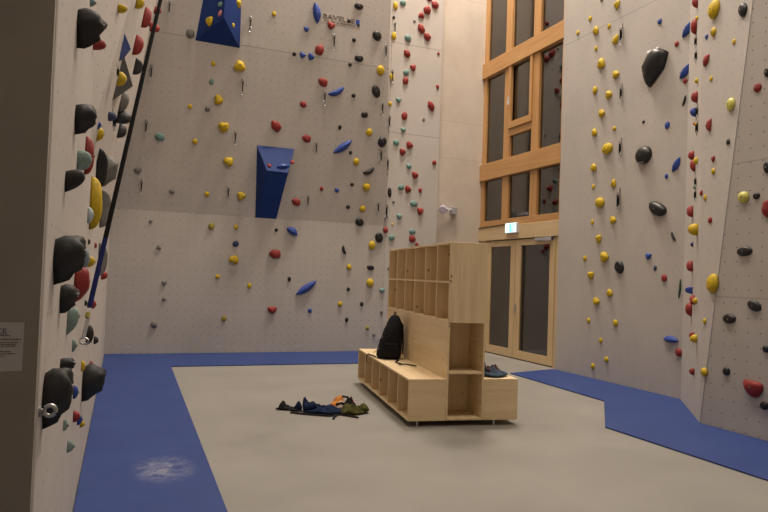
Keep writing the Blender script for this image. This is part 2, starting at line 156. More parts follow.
(6.893, 6.607, 4.934, -1.0, -0.0, -0.0, 0.123, 0.241, 0.053, -42, 'blue', 'leaf', 1, 'large blue fin-shaped hold upper right of the chalky black drop', 'blue holds on the right wall'),
(6.893, 6.783, 4.792, -1.0, -0.0, -0.0, 0.071, 0.075, 0.029, 0, 'red', 'ball', 0, 'small red round hold upper right of the chalky black drop', 'red holds on the right wall'),
(6.893, 6.632, 4.374, -1.0, -0.0, -0.0, 0.124, 0.242, 0.053, -45, 'blue', 'leaf', 1, 'large blue fin-shaped hold right of the chalky black drop', 'blue holds on the right wall'),
(6.893, 6.624, 4.24, -1.0, -0.0, -0.0, 0.069, 0.067, 0.028, 0, 'red', 'ball', 0, 'tiny red round hold right of the chalky black drop', 'red holds on the right wall'),
(6.893, 6.633, 3.976, -1.0, -0.0, -0.0, 0.154, 0.06, 0.023, 70, 'black', 'bean', 1, 'black curved hold lower right of the chalky black drop', 'black holds on the right wall'),
(6.893, 8.262, 4.161, -1.0, -0.0, -0.0, 0.127, 0.134, 0.052, 0, 'yellow', 'knob', 1, 'yellow lumpy hold upper left of the metal-topped black hold', 'yellow holds on the right wall'),
(6.893, 7.975, 3.867, -1.0, -0.0, -0.0, 0.07, 0.069, 0.029, 0, 'yellow', 'ball', 0, 'tiny yellow round hold upper left of the metal-topped black hold', 'yellow holds on the right wall'),
(6.893, 8.423, 3.89, -1.0, -0.0, -0.0, 0.119, 0.128, 0.048, 20, 'yellow', 'knob', 0, 'small yellow lumpy hold upper left of the metal-topped black hold', 'yellow holds on the right wall'),
(6.893, 8.107, 3.579, -1.0, -0.0, -0.0, 0.214, 0.163, 0.076, 0, 'yellow', 'ball', 1, 'yellow round hold left of the metal-topped black hold', 'yellow holds on the right wall'),
(6.893, 8.419, 3.326, -1.0, -0.0, -0.0, 0.128, 0.127, 0.052, 50, 'yellow', 'knob', 0, 'small yellow lumpy hold left of the metal-topped black hold', 'yellow holds on the right wall'),
(6.893, 7.957, 3.021, -1.0, -0.0, -0.0, 0.105, 0.137, 0.043, 0, 'yellow', 'knob', 1, 'yellow lumpy hold lower left of the metal-topped black hold', 'yellow holds on the right wall'),
(6.893, 8.422, 3.023, -1.0, -0.0, -0.0, 0.064, 0.079, 0.026, 0, 'yellow', 'ball', 0, 'tiny yellow round hold lower left of the metal-topped black hold', 'yellow holds on the right wall'),
(6.893, 8.251, 2.756, -1.0, -0.0, -0.0, 0.18, 0.157, 0.073, 0, 'yellow', 'ball', 1, 'yellow round hold left of the shiny black bean', 'yellow holds on the right wall'),
(6.893, 7.37, 3.845, -1.0, -0.0, -0.0, 0.05, 0.05, 0.02, 0, 'black', 'ball', 0, 'tiny black round hold above the metal-topped black hold', 'black holds on the right wall'),
(6.893, 7.337, 3.367, -1.0, -0.0, -0.0, 0.282, 0.274, 0.093, 180, 'black', 'chip', 1, 'black hold with a metal plate on top, middle of right wall', 'black holds on the right wall'),
(6.893, 7.06, 2.563, -1.0, -0.0, -0.0, 0.337, 0.224, 0.084, -25, 'black', 'bean2', 1, 'shiny black bean-shaped hold on the right wall', 'black holds on the right wall'),
(6.893, 6.921, 3.697, -1.0, -0.0, -0.0, 0.087, 0.103, 0.029, 0, 'blue', 'chip', 0, 'small blue oval hold upper right of the metal-topped black hold', 'blue holds on the right wall'),
(6.893, 6.752, 3.136, -1.0, -0.0, -0.0, 0.109, 0.23, 0.047, -35, 'blue', 'leaf', 1, 'large blue fin-shaped hold right of the metal-topped black hold', 'blue holds on the right wall'),
(6.893, 6.917, 2.999, -1.0, -0.0, -0.0, 0.055, 0.069, 0.023, 0, 'blue', 'ball', 0, 'tiny blue round hold lower right of the metal-topped black hold', 'blue holds on the right wall'),
(6.893, 8.428, 2.466, -1.0, -0.0, -0.0, 0.064, 0.079, 0.026, 0, 'yellow', 'ball', 0, 'tiny yellow round hold upper left of the egg-shaped black hold', 'yellow holds on the right wall'),
(6.893, 7.95, 2.463, -1.0, -0.0, -0.0, 0.122, 0.122, 0.05, 0, 'yellow', 'knob', 0, 'small yellow lumpy hold left of the shiny black bean', 'yellow holds on the right wall'),
(6.893, 8.264, 2.192, -1.0, -0.0, -0.0, 0.126, 0.133, 0.051, 0, 'yellow', 'knob', 1, 'yellow lumpy hold upper left of the egg-shaped black hold, upper one of two', 'yellow holds on the right wall'),
(6.893, 8.116, 1.905, -1.0, -0.0, -0.0, 0.169, 0.17, 0.069, 40, 'yellow', 'knob', 1, 'yellow lumpy hold upper left of the egg-shaped black hold, lower one of two', 'yellow holds on the right wall'),
(6.893, 8.586, 1.892, -1.0, -0.0, -0.0, 0.074, 0.08, 0.03, 0, 'yellow', 'ball', 0, 'tiny yellow round hold left of the egg-shaped black hold', 'yellow holds on the right wall'),
(6.893, 8.426, 1.621, -1.0, -0.0, -0.0, 0.137, 0.127, 0.056, 0, 'yellow', 'knob', 0, 'small yellow lumpy hold left of the egg-shaped black hold', 'yellow holds on the right wall'),
(6.893, 7.985, 1.356, -1.0, -0.0, -0.0, 0.122, 0.122, 0.05, 20, 'yellow', 'knob', 0, 'small yellow lumpy hold below the egg-shaped black hold', 'yellow holds on the right wall'),
(6.893, 8.282, 1.215, -1.0, -0.0, -0.0, 0.135, 0.125, 0.055, 0, 'yellow', 'knob', 0, 'small yellow lumpy hold lower left of the egg-shaped black hold', 'yellow holds on the right wall'),
(6.893, 7.795, 1.74, -1.0, -0.0, -0.0, 0.189, 0.187, 0.062, 0, 'black', 'chip', 1, 'black egg-shaped hold, lowest large black one on the right wall', 'black holds on the right wall'),
(6.893, 7.218, 1.902, -1.0, -0.0, -0.0, 0.13, 0.099, 0.037, 175, 'blue', 'tri', 0, 'small blue triangular hold right of the egg-shaped black hold', 'blue holds on the right wall'),
(6.893, 7.087, 1.736, -1.0, -0.0, -0.0, 0.056, 0.07, 0.023, 0, 'navy', 'ball', 0, 'tiny dark blue round hold right of the egg-shaped black hold', 'dark blue holds on the right wall'),
(6.893, 6.776, 2.161, -1.0, -0.0, -0.0, 0.155, 0.068, 0.026, -60, 'black', 'bean', 1, 'black curved hold lower right of the shiny black bean', 'black holds on the right wall'),
(6.893, 6.917, 1.6, -1.0, -0.0, -0.0, 0.094, 0.096, 0.038, 0, 'red', 'ball', 0, 'small red round hold right of the egg-shaped black hold', 'red holds on the right wall'),
(6.893, 6.645, 1.459, -1.0, -0.0, -0.0, 0.275, 0.053, 0.02, 85, 'green', 'bean', 1, 'thin dark green curved hold standing upright on the right wall', 'dark green holds on the right wall'),
(6.893, 6.78, 0.77, -1.0, -0.0, -0.0, 0.263, 0.115, 0.057, 0, 'blue', 'leaf2', 1, 'flat blue fin hold low on the right wall above the mat', 'blue holds on the right wall'),
(6.893, 6.639, 0.621, -1.0, -0.0, -0.0, 0.107, 0.106, 0.043, 0, 'red', 'ball', 0, 'small red round hold lower right of the flat blue fin', 'red holds on the right wall'),
(6.893, 6.518, 0.619, -1.0, -0.0, -0.0, 0.038, 0.039, 0.015, 0, 'black', 'ball', 0, 'tiny black round hold lower right of the flat blue fin', 'black holds on the right wall'),
(6.893, 8.457, 0.906, -1.0, -0.0, -0.0, 0.073, 0.079, 0.03, 0, 'yellow', 'ball', 0, 'tiny yellow round hold lower left of the egg-shaped black hold', 'yellow holds on the right wall'),
(6.893, 7.847, 0.913, -1.0, -0.0, -0.0, 0.095, 0.097, 0.039, 0, 'yellow', 'ball', 0, 'small yellow round hold below the egg-shaped black hold', 'yellow holds on the right wall'),
(6.893, 8.165, 0.621, -1.0, -0.0, -0.0, 0.071, 0.077, 0.029, 0, 'yellow', 'ball', 0, 'tiny yellow round hold left of the flat blue fin', 'yellow holds on the right wall'),
(6.893, 8.026, 0.347, -1.0, -0.0, -0.0, 0.079, 0.084, 0.032, 0, 'yellow', 'ball', 0, 'small yellow round hold left of the flat blue fin, right one of two', 'yellow holds on the right wall'),
(6.893, 8.332, 0.203, -1.0, -0.0, -0.0, 0.081, 0.086, 0.033, 0, 'yellow', 'ball', 0, 'small yellow round hold left of the flat blue fin, left one of two', 'yellow holds on the right wall'),
(6.893, 6.516, 0.908, -1.0, -0.0, -0.0, 0.038, 0.052, 0.015, 0, 'black', 'ball', 0, 'tiny black round hold upper right of the flat blue fin', 'black holds on the right wall'),
(6.497, 6.08, 5.021, -0.778, 0.628, 0.003, 0.111, 0.138, 0.066, 0, 'red', 'chip', 1, 'red oval hold left of the topmost yellow dome', 'red holds on the corner edge'),
(6.529, 6.121, 4.736, -0.778, 0.628, 0.003, 0.153, 0.19, 0.066, 0, 'red', 'chip', 1, 'large red oval hold lower left of the topmost yellow dome', 'red holds on the corner edge'),
(6.396, 5.962, 3.792, -0.778, 0.628, 0.003, 0.119, 0.148, 0.07, 0, 'red', 'chip', 1, 'red oval hold below the topmost yellow dome', 'red holds on the corner edge'),
(6.432, 6.008, 3.623, -0.778, 0.628, 0.003, 0.09, 0.112, 0.071, 0, 'blue', 'chip', 1, 'blue oval hold on the corner edge', 'blue holds on the corner edge'),
(6.431, 6.007, 3.484, -0.778, 0.628, 0.003, 0.042, 0.043, 0.035, 0, 'red', 'ball', 0, 'tiny red round hold on the corner edge', 'red holds on the corner edge'),
(6.502, 6.097, 3.11, -0.778, 0.628, 0.003, 0.101, 0.125, 0.065, 0, 'red', 'chip', 1, 'red oval hold on the corner edge, upper one of two', 'red holds on the corner edge'),
(6.42, 5.997, 2.964, -0.778, 0.628, 0.003, 0.119, 0.148, 0.058, 0, 'red', 'chip', 1, 'red oval hold on the corner edge, lower one of two', 'red holds on the corner edge'),
(6.416, 5.996, 2.008, -0.778, 0.628, 0.003, 0.049, 0.061, 0.035, 0, 'navy', 'ball', 0, 'tiny dark blue round hold upper left of the largest yellow dome', 'dark blue holds on the corner edge'),
(6.356, 5.918, 2.688, -0.778, 0.628, 0.003, 0.042, 0.048, 0.034, 0, 'teal', 'ball', 0, 'tiny teal round hold on the corner edge', 'teal holds on the corner edge'),
(6.478, 6.071, 2.419, -0.778, 0.628, 0.003, 0.13, 0.162, 0.071, 0, 'red', 'tri', 1, 'large red triangular hold above the largest yellow dome', 'red holds on the corner edge'),
(6.422, 6.005, 1.743, -0.778, 0.628, 0.003, 0.124, 0.154, 0.07, 0, 'red', 'tri', 1, 'large red triangular hold upper left of the largest yellow dome', 'red holds on the corner edge'),
(6.405, 5.987, 1.452, -0.778, 0.628, 0.003, 0.099, 0.086, 0.082, 90, 'blue', 'tri', 0, 'small blue triangular hold left of the largest yellow dome', 'blue holds on the corner edge'),
(6.284, 5.837, 1.34, -0.778, 0.628, 0.003, 0.106, 0.131, 0.057, 10, 'red', 'tri', 1, 'red triangular hold lower left of the largest yellow dome', 'red holds on the corner edge'),
(6.424, 6.011, 1.213, -0.778, 0.628, 0.003, 0.129, 0.16, 0.07, 0, 'red', 'chip', 1, 'large red oval hold lower left of the largest yellow dome', 'red holds on the corner edge'),
(6.292, 5.849, 0.921, -0.778, 0.628, 0.003, 0.067, 0.083, 0.051, 0, 'red', 'ball', 0, 'small red round hold below the largest yellow dome, upper one of two', 'red holds on the corner edge'),
(6.223, 5.766, 0.51, -0.778, 0.628, 0.003, 0.068, 0.082, 0.056, 0, 'red', 'ball', 0, 'small red round hold below the largest yellow dome, lower one of two', 'red holds on the corner edge'),
(6.171, 5.697, 1.334, -0.778, 0.628, 0.003, 0.059, 0.069, 0.049, 0, 'yellow', 'ball', 0, 'small yellow round hold lower left of the largest yellow dome', 'yellow holds on the corner edge'),
(6.137, 5.657, 0.903, -0.778, 0.628, 0.003, 0.092, 0.091, 0.076, 0, 'yellow', 'ball', 0, 'small yellow round hold below the largest yellow dome, lower one of two', 'yellow holds on the corner edge'),
(6.236, 5.772, 2.167, -0.778, 0.628, 0.003, 0.128, 0.14, 0.105, 0, 'yellow', 'ball', 1, 'yellow round hold above the largest yellow dome', 'yellow holds on the corner edge'),
(6.44, 6.011, 4.795, -0.778, 0.628, 0.003, 0.042, 0.049, 0.035, 0, 'yellow', 'ball', 0, 'tiny yellow round hold lower left of the topmost yellow dome', 'yellow holds on the corner edge'),
(6.377, 5.938, 3.989, -0.778, 0.628, 0.003, 0.053, 0.065, 0.04, 0, 'yellow', 'ball', 0, 'small yellow round hold below the topmost yellow dome, left one of two', 'yellow holds on the corner edge'),
(6.335, 5.888, 3.442, -0.778, 0.628, 0.003, 0.047, 0.059, 0.039, 0, 'yellow', 'ball', 0, 'tiny yellow round hold on the corner edge', 'yellow holds on the corner edge'),
(6.3, 5.847, 2.994, -0.778, 0.628, 0.003, 0.066, 0.082, 0.05, 0, 'yellow', 'ball', 0, 'small yellow round hold on the corner edge', 'yellow holds on the corner edge'),
(6.166, 5.513, 4.666, -0.948, 0.316, 0.04, 0.179, 0.207, 0.073, 0, 'yellow', 'ball', 1, 'large yellow dome hold at the top of the corner panel', 'yellow holds on the corner panel'),
(5.982, 4.993, 4.429, -0.948, 0.316, 0.04, 0.134, 0.159, 0.044, 20, 'black', 'chip', 1, 'large black oval hold right of the topmost yellow dome', 'black holds on the corner panel'),
(6.156, 5.517, 4.406, -0.948, 0.316, 0.04, 0.092, 0.097, 0.038, 0, 'yellow', 'ball', 1, 'yellow round hold below the topmost yellow dome', 'yellow holds on the corner panel'),
(6.204, 5.66, 4.403, -0.948, 0.316, 0.04, 0.067, 0.07, 0.022, 180, 'blue', 'tri', 0, 'small blue triangular hold below the topmost yellow dome', 'blue holds on the corner panel'),
(6.015, 5.128, 4.144, -0.948, 0.316, 0.04, 0.05, 0.065, 0.02, 0, 'yellow', 'ball', 0, 'small yellow round hold lower right of the topmost yellow dome', 'yellow holds on the corner panel'),
(6.184, 5.638, 4.122, -0.948, 0.316, 0.04, 0.114, 0.151, 0.037, 150, 'red', 'wedge', 1, 'large red wedge-shaped hold below the topmost yellow dome', 'red holds on the corner panel'),
(6.135, 5.523, 3.865, -0.948, 0.316, 0.04, 0.052, 0.063, 0.021, 0, 'yellow', 'ball', 0, 'small yellow round hold below the topmost yellow dome, right one of two', 'yellow holds on the corner panel'),
(5.982, 5.117, 3.458, -0.948, 0.316, 0.04, 0.124, 0.14, 0.05, 0, 'lime', 'ball', 1, 'upper pale yellow dome hold on the corner panel near top right', 'pale yellow holds on the corner panel'),
(6.109, 5.514, 3.328, -0.948, 0.316, 0.04, 0.17, 0.102, 0.039, 90, 'red', 'tri', 1, 'large red triangular hold on the corner panel', 'red holds on the corner panel'),
(5.973, 5.138, 3.06, -0.948, 0.316, 0.04, 0.074, 0.075, 0.024, 0, 'black', 'tri', 0, 'small black triangular hold on the corner panel', 'black holds on the corner panel'),
(6.053, 5.399, 2.921, -0.948, 0.316, 0.04, 0.077, 0.078, 0.025, 180, 'red', 'tri', 0, 'small red triangular hold on the corner panel', 'red holds on the corner panel'),
(6.043, 5.386, 2.78, -0.948, 0.316, 0.04, 0.064, 0.067, 0.026, 0, 'yellow', 'ball', 0, 'small yellow round hold on the corner panel', 'yellow holds on the corner panel'),
(6.106, 5.602, 2.567, -0.948, 0.316, 0.04, 0.053, 0.063, 0.021, 0, 'red', 'ball', 0, 'small red round hold above the largest yellow dome', 'red holds on the corner panel'),
(6.077, 5.521, 2.504, -0.948, 0.316, 0.04, 0.052, 0.073, 0.021, 0, 'yellow', 'ball', 0, 'small yellow round hold above the largest yellow dome', 'yellow holds on the corner panel'),
(6.025, 5.401, 2.233, -0.948, 0.316, 0.04, 0.07, 0.072, 0.023, 0, 'red', 'chip', 0, 'small red oval hold above the largest yellow dome', 'red holds on the corner panel'),
(5.953, 5.272, 1.538, -0.948, 0.316, 0.04, 0.175, 0.202, 0.071, 0, 'yellow', 'ball', 1, 'largest yellow dome hold, low on the corner panel', 'yellow holds on the corner panel'),
(5.98, 5.409, 1.123, -0.948, 0.316, 0.04, 0.057, 0.061, 0.023, 0, 'yellow', 'ball', 0, 'small yellow round hold below the largest yellow dome, upper one of two', 'yellow holds on the corner panel'),
(5.94, 5.358, 0.572, -0.948, 0.316, 0.04, 0.107, 0.093, 0.043, 0, 'yellow', 'ball', 1, 'yellow round hold below the largest yellow dome', 'yellow holds on the corner panel'),
(5.933, 4.772, 3.538, -1.0, -0.0, -0.0, 0.088, 0.097, 0.029, 0, 'red', 'chip', 1, 'red oval hold on the far right panel', 'red holds on the far right panel'),
(5.933, 4.662, 3.666, -1.0, -0.0, -0.0, 0.081, 0.1, 0.027, 0, 'black', 'chip', 1, 'black oval hold on the far right panel, upper one of two', 'black holds on the far right panel'),
(5.933, 4.905, 2.436, -1.0, -0.0, -0.0, 0.125, 0.114, 0.051, 0, 'lime', 'ball', 1, 'lower pale yellow dome hold on the far right panel', 'pale yellow holds on the far right panel'),
(5.933, 4.761, 2.437, -1.0, -0.0, -0.0, 0.076, 0.066, 0.031, 0, 'black', 'ball', 0, 'small black round hold on the far right panel', 'black holds on the far right panel'),
(5.933, 4.647, 2.704, -1.0, -0.0, -0.0, 0.092, 0.12, 0.03, 0, 'black', 'chip', 1, 'black oval hold on the far right panel, lower one of two', 'black holds on the far right panel'),
(5.933, 4.641, 2.302, -1.0, -0.0, -0.0, 0.195, 0.11, 0.041, 90, 'red', 'wedge', 1, 'red wedge-shaped hold cut by the right border of the photo', 'red holds on the far right panel'),
(5.933, 4.89, 1.872, -1.0, -0.0, -0.0, 0.172, 0.103, 0.039, 5, 'black', 'chip', 1, 'large black oval hold on the far right panel', 'black holds on the far right panel'),
(5.933, 4.769, 1.321, -1.0, -0.0, -0.0, 0.168, 0.101, 0.038, -12, 'black', 'chip', 1, 'large black oval hold above the big red block, right one of two', 'black holds on the far right panel'),
(5.933, 5.052, 1.178, -1.0, -0.0, -0.0, 0.163, 0.1, 0.038, 175, 'black', 'chip', 1, 'large black oval hold above the big red block, left one of two', 'black holds on the far right panel'),
(5.933, 5.078, 0.623, -1.0, -0.0, -0.0, 0.085, 0.084, 0.034, 0, 'black', 'ball', 0, 'small black round hold upper left of the big red block', 'black holds on the far right panel'),
(5.933, 4.761, 0.494, -1.0, -0.0, -0.0, 0.231, 0.176, 0.067, 0, 'red', 'trap', 1, 'big red blocky hold low on the far right panel', 'red holds on the far right panel'),
(5.933, 4.629, 0.908, -1.0, -0.0, -0.0, 0.074, 0.069, 0.03, 0, 'black', 'ball', 0, 'small black round hold above the big red block', 'black holds on the far right panel'),
(5.933, 4.634, 0.351, -1.0, -0.0, -0.0, 0.091, 0.079, 0.037, 0, 'black', 'ball', 0, 'small black round hold lower right of the big red block', 'black holds on the far right panel'),
(-0.22, 3.043, 2.498, 1.0, 0.0, 0.0, 0.122, 0.163, 0.107, 0, 'brown', 'dome', 1, 'uppermost dark brown dome hold on the left wall', 'dark brown holds on the left wall'),
(-0.22, 3.8, 2.899, 1.0, 0.0, 0.0, 0.034, 0.048, 0.029, 0, 'teal', 'chip', 1, 'teal oval hold above the uppermost brown dome', 'teal holds on the left wall'),
(-0.22, 4.292, 2.831, 1.0, 0.0, 0.0, 0.056, 0.075, 0.073, 0, 'red', 'chip', 1, 'large red oval hold lower right of the uppermost brown dome', 'red holds on the left wall'),
(-0.22, 5.228, 2.949, 1.0, 0.0, 0.0, 0.079, 0.154, 0.066, 0, 'black', 'cres', 1, 'large black crescent hold below the uppermost brown dome', 'black holds on the left wall'),
(-0.22, 3.17, 2.138, 1.0, 0.0, 0.0, 0.099, 0.132, 0.087, 0, 'charcoal', 'dome', 1, 'large charcoal domed hold on the left wall', 'charcoal holds on the left wall'),
(-0.22, 4.633, 2.516, 1.0, 0.0, 0.0, 0.035, 0.065, 0.029, 0, 'ice', 'chip', 1, 'pale blue oval hold on the left wall', 'pale blue holds on the left wall'),
(-0.22, 4.872, 2.461, 1.0, 0.0, 0.0, 0.054, 0.072, 0.046, 0, 'blue', 'ball', 1, 'blue round hold on the left wall', 'blue holds on the left wall'),
(-0.22, 5.009, 2.429, 1.0, 0.0, 0.0, 0.076, 0.102, 0.063, 0, 'yellow', 'ball', 1, 'large yellow round hold above the long yellow hold', 'yellow holds on the left wall'),
(-0.22, 4.016, 2.115, 1.0, 0.0, 0.0, 0.087, 0.218, 0.05, 0, 'red', 'long', 1, 'long red upright hold high on the left wall', 'red holds on the left wall'),
(-0.22, 3.413, 1.989, 1.0, 0.0, 0.0, 0.071, 0.095, 0.064, 0, 'mint', 'jug', 1, 'pale green jug hold beside the long red one, left wall', 'pale green holds on the left wall'),
(-0.22, 2.812, 1.819, 1.0, 0.0, 0.0, 0.061, 0.081, 0.07, 0, 'brown', 'horn', 1, 'dark brown hooked hold below the pale green jug, left wall', 'dark brown holds on the left wall'),
(-0.22, 4.849, 1.924, 1.0, 0.0, 0.0, 0.146, 0.365, 0.079, 0, 'yellow', 'long', 1, 'long yellow upright hold on the left wall', 'yellow holds on the left wall'),
(-0.22, 4.583, 1.822, 1.0, 0.0, 0.0, 0.045, 0.105, 0.037, 0, 'ice', 'ball', 1, 'large pale blue round hold lower left of the long yellow hold', 'pale blue holds on the left wall'),
(-0.22, 2.535, 1.508, 1.0, 0.0, 0.0, 0.12, 0.161, 0.1, 0, 'charcoal', 'claw', 1, 'biggest charcoal claw hold, middle height of the left wall', 'charcoal holds on the left wall'),
(-0.22, 3.925, 1.533, 1.0, 0.0, 0.0, 0.065, 0.136, 0.054, 0, 'steel', 'chip', 1, 'large blue-grey oval hold right of the biggest charcoal claw', 'blue-grey holds on the left wall'),
(-0.22, 4.875, 1.529, 1.0, 0.0, 0.0, 0.056, 0.075, 0.049, 0, 'yellow', 'ball', 1, 'yellow round hold right of the biggest charcoal claw', 'yellow holds on the left wall'),
(-0.22, 4.801, 1.66, 1.0, 0.0, 0.0, 0.022, 0.037, 0.018, 0, 'black', 'ball', 0, 'small black round hold upper right of the biggest charcoal claw', 'black holds on the left wall'),
(-0.22, 5.911, 1.669, 1.0, 0.0, 0.0, 0.027, 0.049, 0.022, 0, 'red', 'ball', 0, 'small red round hold upper right of the biggest charcoal claw', 'red holds on the left wall'),
(-0.22, 6.952, 1.565, 1.0, 0.0, 0.0, 0.105, 0.321, 0.087, 0, 'grey', 'cres', 1, 'large grey crescent hold right of the biggest charcoal claw', 'grey holds on the left wall'),
(-0.22, 8.191, 1.397, 1.0, 0.0, 0.0, 0.073, 0.097, 0.072, 0, 'red', 'ball', 1, 'red round hold right of the biggest charcoal claw', 'red holds on the left wall'),
(-0.22, 3.63, 1.393, 1.0, 0.0, 0.0, 0.087, 0.188, 0.072, 0, 'red', 'jug', 1, 'chunky red hold touching the biggest charcoal claw, left wall', 'red holds on the left wall'),
(-0.22, 2.844, 1.364, 1.0, 0.0, 0.0, 0.078, 0.107, 0.065, 0, 'charcoal', 'dome', 1, 'large charcoal domed hold below the biggest charcoal claw', 'charcoal holds on the left wall'),
(-0.22, 3.27, 1.236, 1.0, 0.0, 0.0, 0.058, 0.108, 0.049, 0, 'mint', 'horn', 1, 'large pale green hooked hold below the biggest charcoal claw', 'pale green holds on the left wall'),
(-0.22, 4.725, 1.256, 1.0, 0.0, 0.0, 0.025, 0.039, 0.021, 0, 'black', 'ball', 0, 'small black round hold below the biggest charcoal claw', 'black holds on the left wall'),
(-0.22, 5.978, 1.18, 1.0, 0.0, 0.0, 0.04, 0.075, 0.034, 0, 'red', 'ball', 1, 'red round hold lower right of the biggest charcoal claw', 'red holds on the left wall'),
(-0.22, 5.173, 0.999, 1.0, 0.0, 0.0, 0.062, 0.14, 0.052, 0, 'brown', 'chip', 1, 'large dark brown oval hold on the left wall', 'dark brown holds on the left wall'),
(-0.22, 6.736, 0.805, 1.0, 0.0, 0.0, 0.053, 0.07, 0.046, 0, 'brown', 'ball', 0, 'small dark brown round hold on the left wall', 'dark brown holds on the left wall'),
(-0.22, 3.679, 1.09, 1.0, 0.0, 0.0, 0.027, 0.063, 0.023, 0, 'mint', 'chip', 1, 'large pale green oval hold above the steel ring', 'pale green holds on the left wall'),
(-0.22, 2.998, 1.085, 1.0, 0.0, 0.0, 0.045, 0.059, 0.057, 0, 'charcoal', 'dome', 1, 'large charcoal domed hold above the steel ring', 'charcoal holds on the left wall'),
(-0.22, 4.667, 0.852, 1.0, 0.0, 0.0, 0.035, 0.068, 0.029, 0, 'yellow', 'ball', 1, 'yellow round hold upper right of the steel ring', 'yellow holds on the left wall'),
(-0.22, 6.042, 0.678, 1.0, 0.0, 0.0, 0.036, 0.05, 0.03, 0, 'red', 'ball', 0, 'small red round hold upper right of the steel ring', 'red holds on the left wall'),
(-0.22, 2.393, 1.054, 1.0, 0.0, 0.0, 0.105, 0.182, 0.088, 0, 'charcoal', 'claw', 1, 'big charcoal claw hold behind the steel ring, left wall', 'charcoal holds on the left wall'),
(-0.22, 4.967, 0.685, 1.0, 0.0, 0.0, 0.171, 0.24, 0.142, 0, 'charcoal', 'dome', 1, 'large charcoal domed hold upper right of the steel ring', 'charcoal holds on the left wall'),
(-0.22, 3.949, 0.811, 1.0, 0.0, 0.0, 0.035, 0.073, 0.029, 0, 'blue', 'ball', 1, 'large blue round hold upper right of the steel ring', 'blue holds on the left wall'),
(-0.22, 4.059, 0.657, 1.0, 0.0, 0.0, 0.045, 0.061, 0.038, 0, 'red', 'ball', 1, 'red round hold right of the steel ring', 'red holds on the left wall'),
(-0.22, 4.492, 0.548, 1.0, 0.0, 0.0, 0.04, 0.068, 0.033, 0, 'blue', 'ball', 1, 'blue round hold right of the steel ring', 'blue holds on the left wall'),
(-0.22, 4.902, 0.428, 1.0, 0.0, 0.0, 0.033, 0.044, 0.033, 0, 'yellow', 'ball', 0, 'small yellow round hold lower right of the steel ring', 'yellow holds on the left wall'),
(-0.22, 3.319, 0.772, 1.0, 0.0, 0.0, 0.027, 0.059, 0.022, 0, 'mint', 'tri', 1, 'large pale green triangular hold lower right of the steel ring, upper one of two', 'pale green holds on the left wall'),
(-0.22, 3.671, 0.588, 1.0, 0.0, 0.0, 0.041, 0.068, 0.034, 0, 'mint', 'tri', 1, 'large pale green triangular hold lower right of the steel ring, lower one of two', 'pale green holds on the left wall'),
(-0.22, 2.302, 1.036, 1.0, 0.0, 0.0, 0.012, 0.028, 0.01, 0, 'mint', 'ball', 1, 'pale green round hold left of the steel ring', 'pale green holds on the left wall'),
(-0.22, 5.533, 2.254, 1.0, 0.0, 0.0, 0.1, 0.333, 0.084, 0, 'black', 'cres', 1, 'large black crescent hold above the long yellow hold', 'black holds on the left wall'),
(-0.22, 6.682, 2.382, 1.0, 0.0, 0.0, 0.172, 0.281, 0.143, 0, 'grey', 'dome', 1, 'large pale grey dome hold on a black crescent, left wall', 'grey holds on the left wall'),
(-0.22, 8.275, 2.84, 1.0, 0.0, 0.0, 0.092, 0.122, 0.089, 0, 'red', 'ball', 1, 'red round hold above the long yellow hold', 'red holds on the left wall'),
(-0.22, 11.013, 3.264, 1.0, 0.0, 0.0, 0.124, 0.311, 0.124, 0, 'red', 'long', 1, 'large red elongated hold upper right of the long yellow hold', 'red holds on the left wall'),
(-0.22, 6.856, 2.049, 1.0, 0.0, 0.0, 0.124, 0.365, 0.104, 0, 'grey', 'cres', 1, 'large grey crescent hold lower right of the long yellow hold', 'grey holds on the left wall'),
(-0.103, 5.015, 3.338, 0.979, -0.203, 0.0, 0.048, 0.064, 0.061, 0, 'yellow', 'ball', 1, 'yellow round hold above the blue left volume, left one of two', 'yellow holds on the left wall'),
(0.014, 6.071, 3.808, 0.988, 0.0, -0.153, 0.078, 0.104, 0.07, 0, 'yellow', 'ball', 1, 'yellow round hold above the blue left volume, right one of two', 'yellow holds on the left wall'),
(0.101, 7.966, 4.37, 0.988, 0.0, -0.153, 0.101, 0.252, 0.093, 0, 'red', 'long', 1, 'large red elongated hold upper right of the blue left volume', 'red holds on the left wall'),
(0.017, 7.308, 3.828, 0.988, 0.0, -0.153, 0.088, 0.22, 0.094, 0, 'red', 'long', 1, 'large red elongated hold right of the blue left volume', 'red holds on the left wall'),
(0.25, 11.007, 5.332, 0.988, 0.0, -0.153, 0.107, 0.143, 0.155, 0, 'red', 'ball', 1, 'red round hold upper right of the blue left volume', 'red holds on the left wall'),
(0.303, 11.196, 5.677, 0.988, 0.0, -0.153, 0.097, 0.13, 0.115, 0, 'red', 'chip', 0, 'small red oval hold upper right of the blue left volume', 'red holds on the left wall'),
(0.031, 8.43, 3.919, 0.988, 0.0, -0.153, 0.117, 0.205, 0.098, 0, 'black', 'cres', 1, 'large black crescent hold lower right of the blue left volume', 'black holds on the left wall'),
(-0.087, 5.15, 2.874, 0.988, 0.0, -0.153, 0.1, 0.1, 0.06, 0, 'yellow', 'ball', 1, 'yellow round hold bolted to the black left volume', 'yellow holds on the left wall'),
(-0.129, 4.89, 2.53, 0.979, -0.203, 0.0, 0.052, 0.069, 0.05, 0, 'navy', 'chip', 1, 'dark blue oval hold below the black left volume', 'dark blue holds on the left wall'),
(-0.089, 7.031, 3.143, 0.988, 0.0, -0.153, 0.097, 0.199, 0.081, 0, 'grey', 'chip', 1, 'large grey oval hold below the black left volume', 'grey holds on the left wall'),
(-0.11, 7.066, 3.007, 0.988, 0.0, -0.153, 0.12, 0.16, 0.135, 0, 'black', 'tri', 1, 'upper of two black triangular holds right of the black left volume', 'black holds on the left wall'),
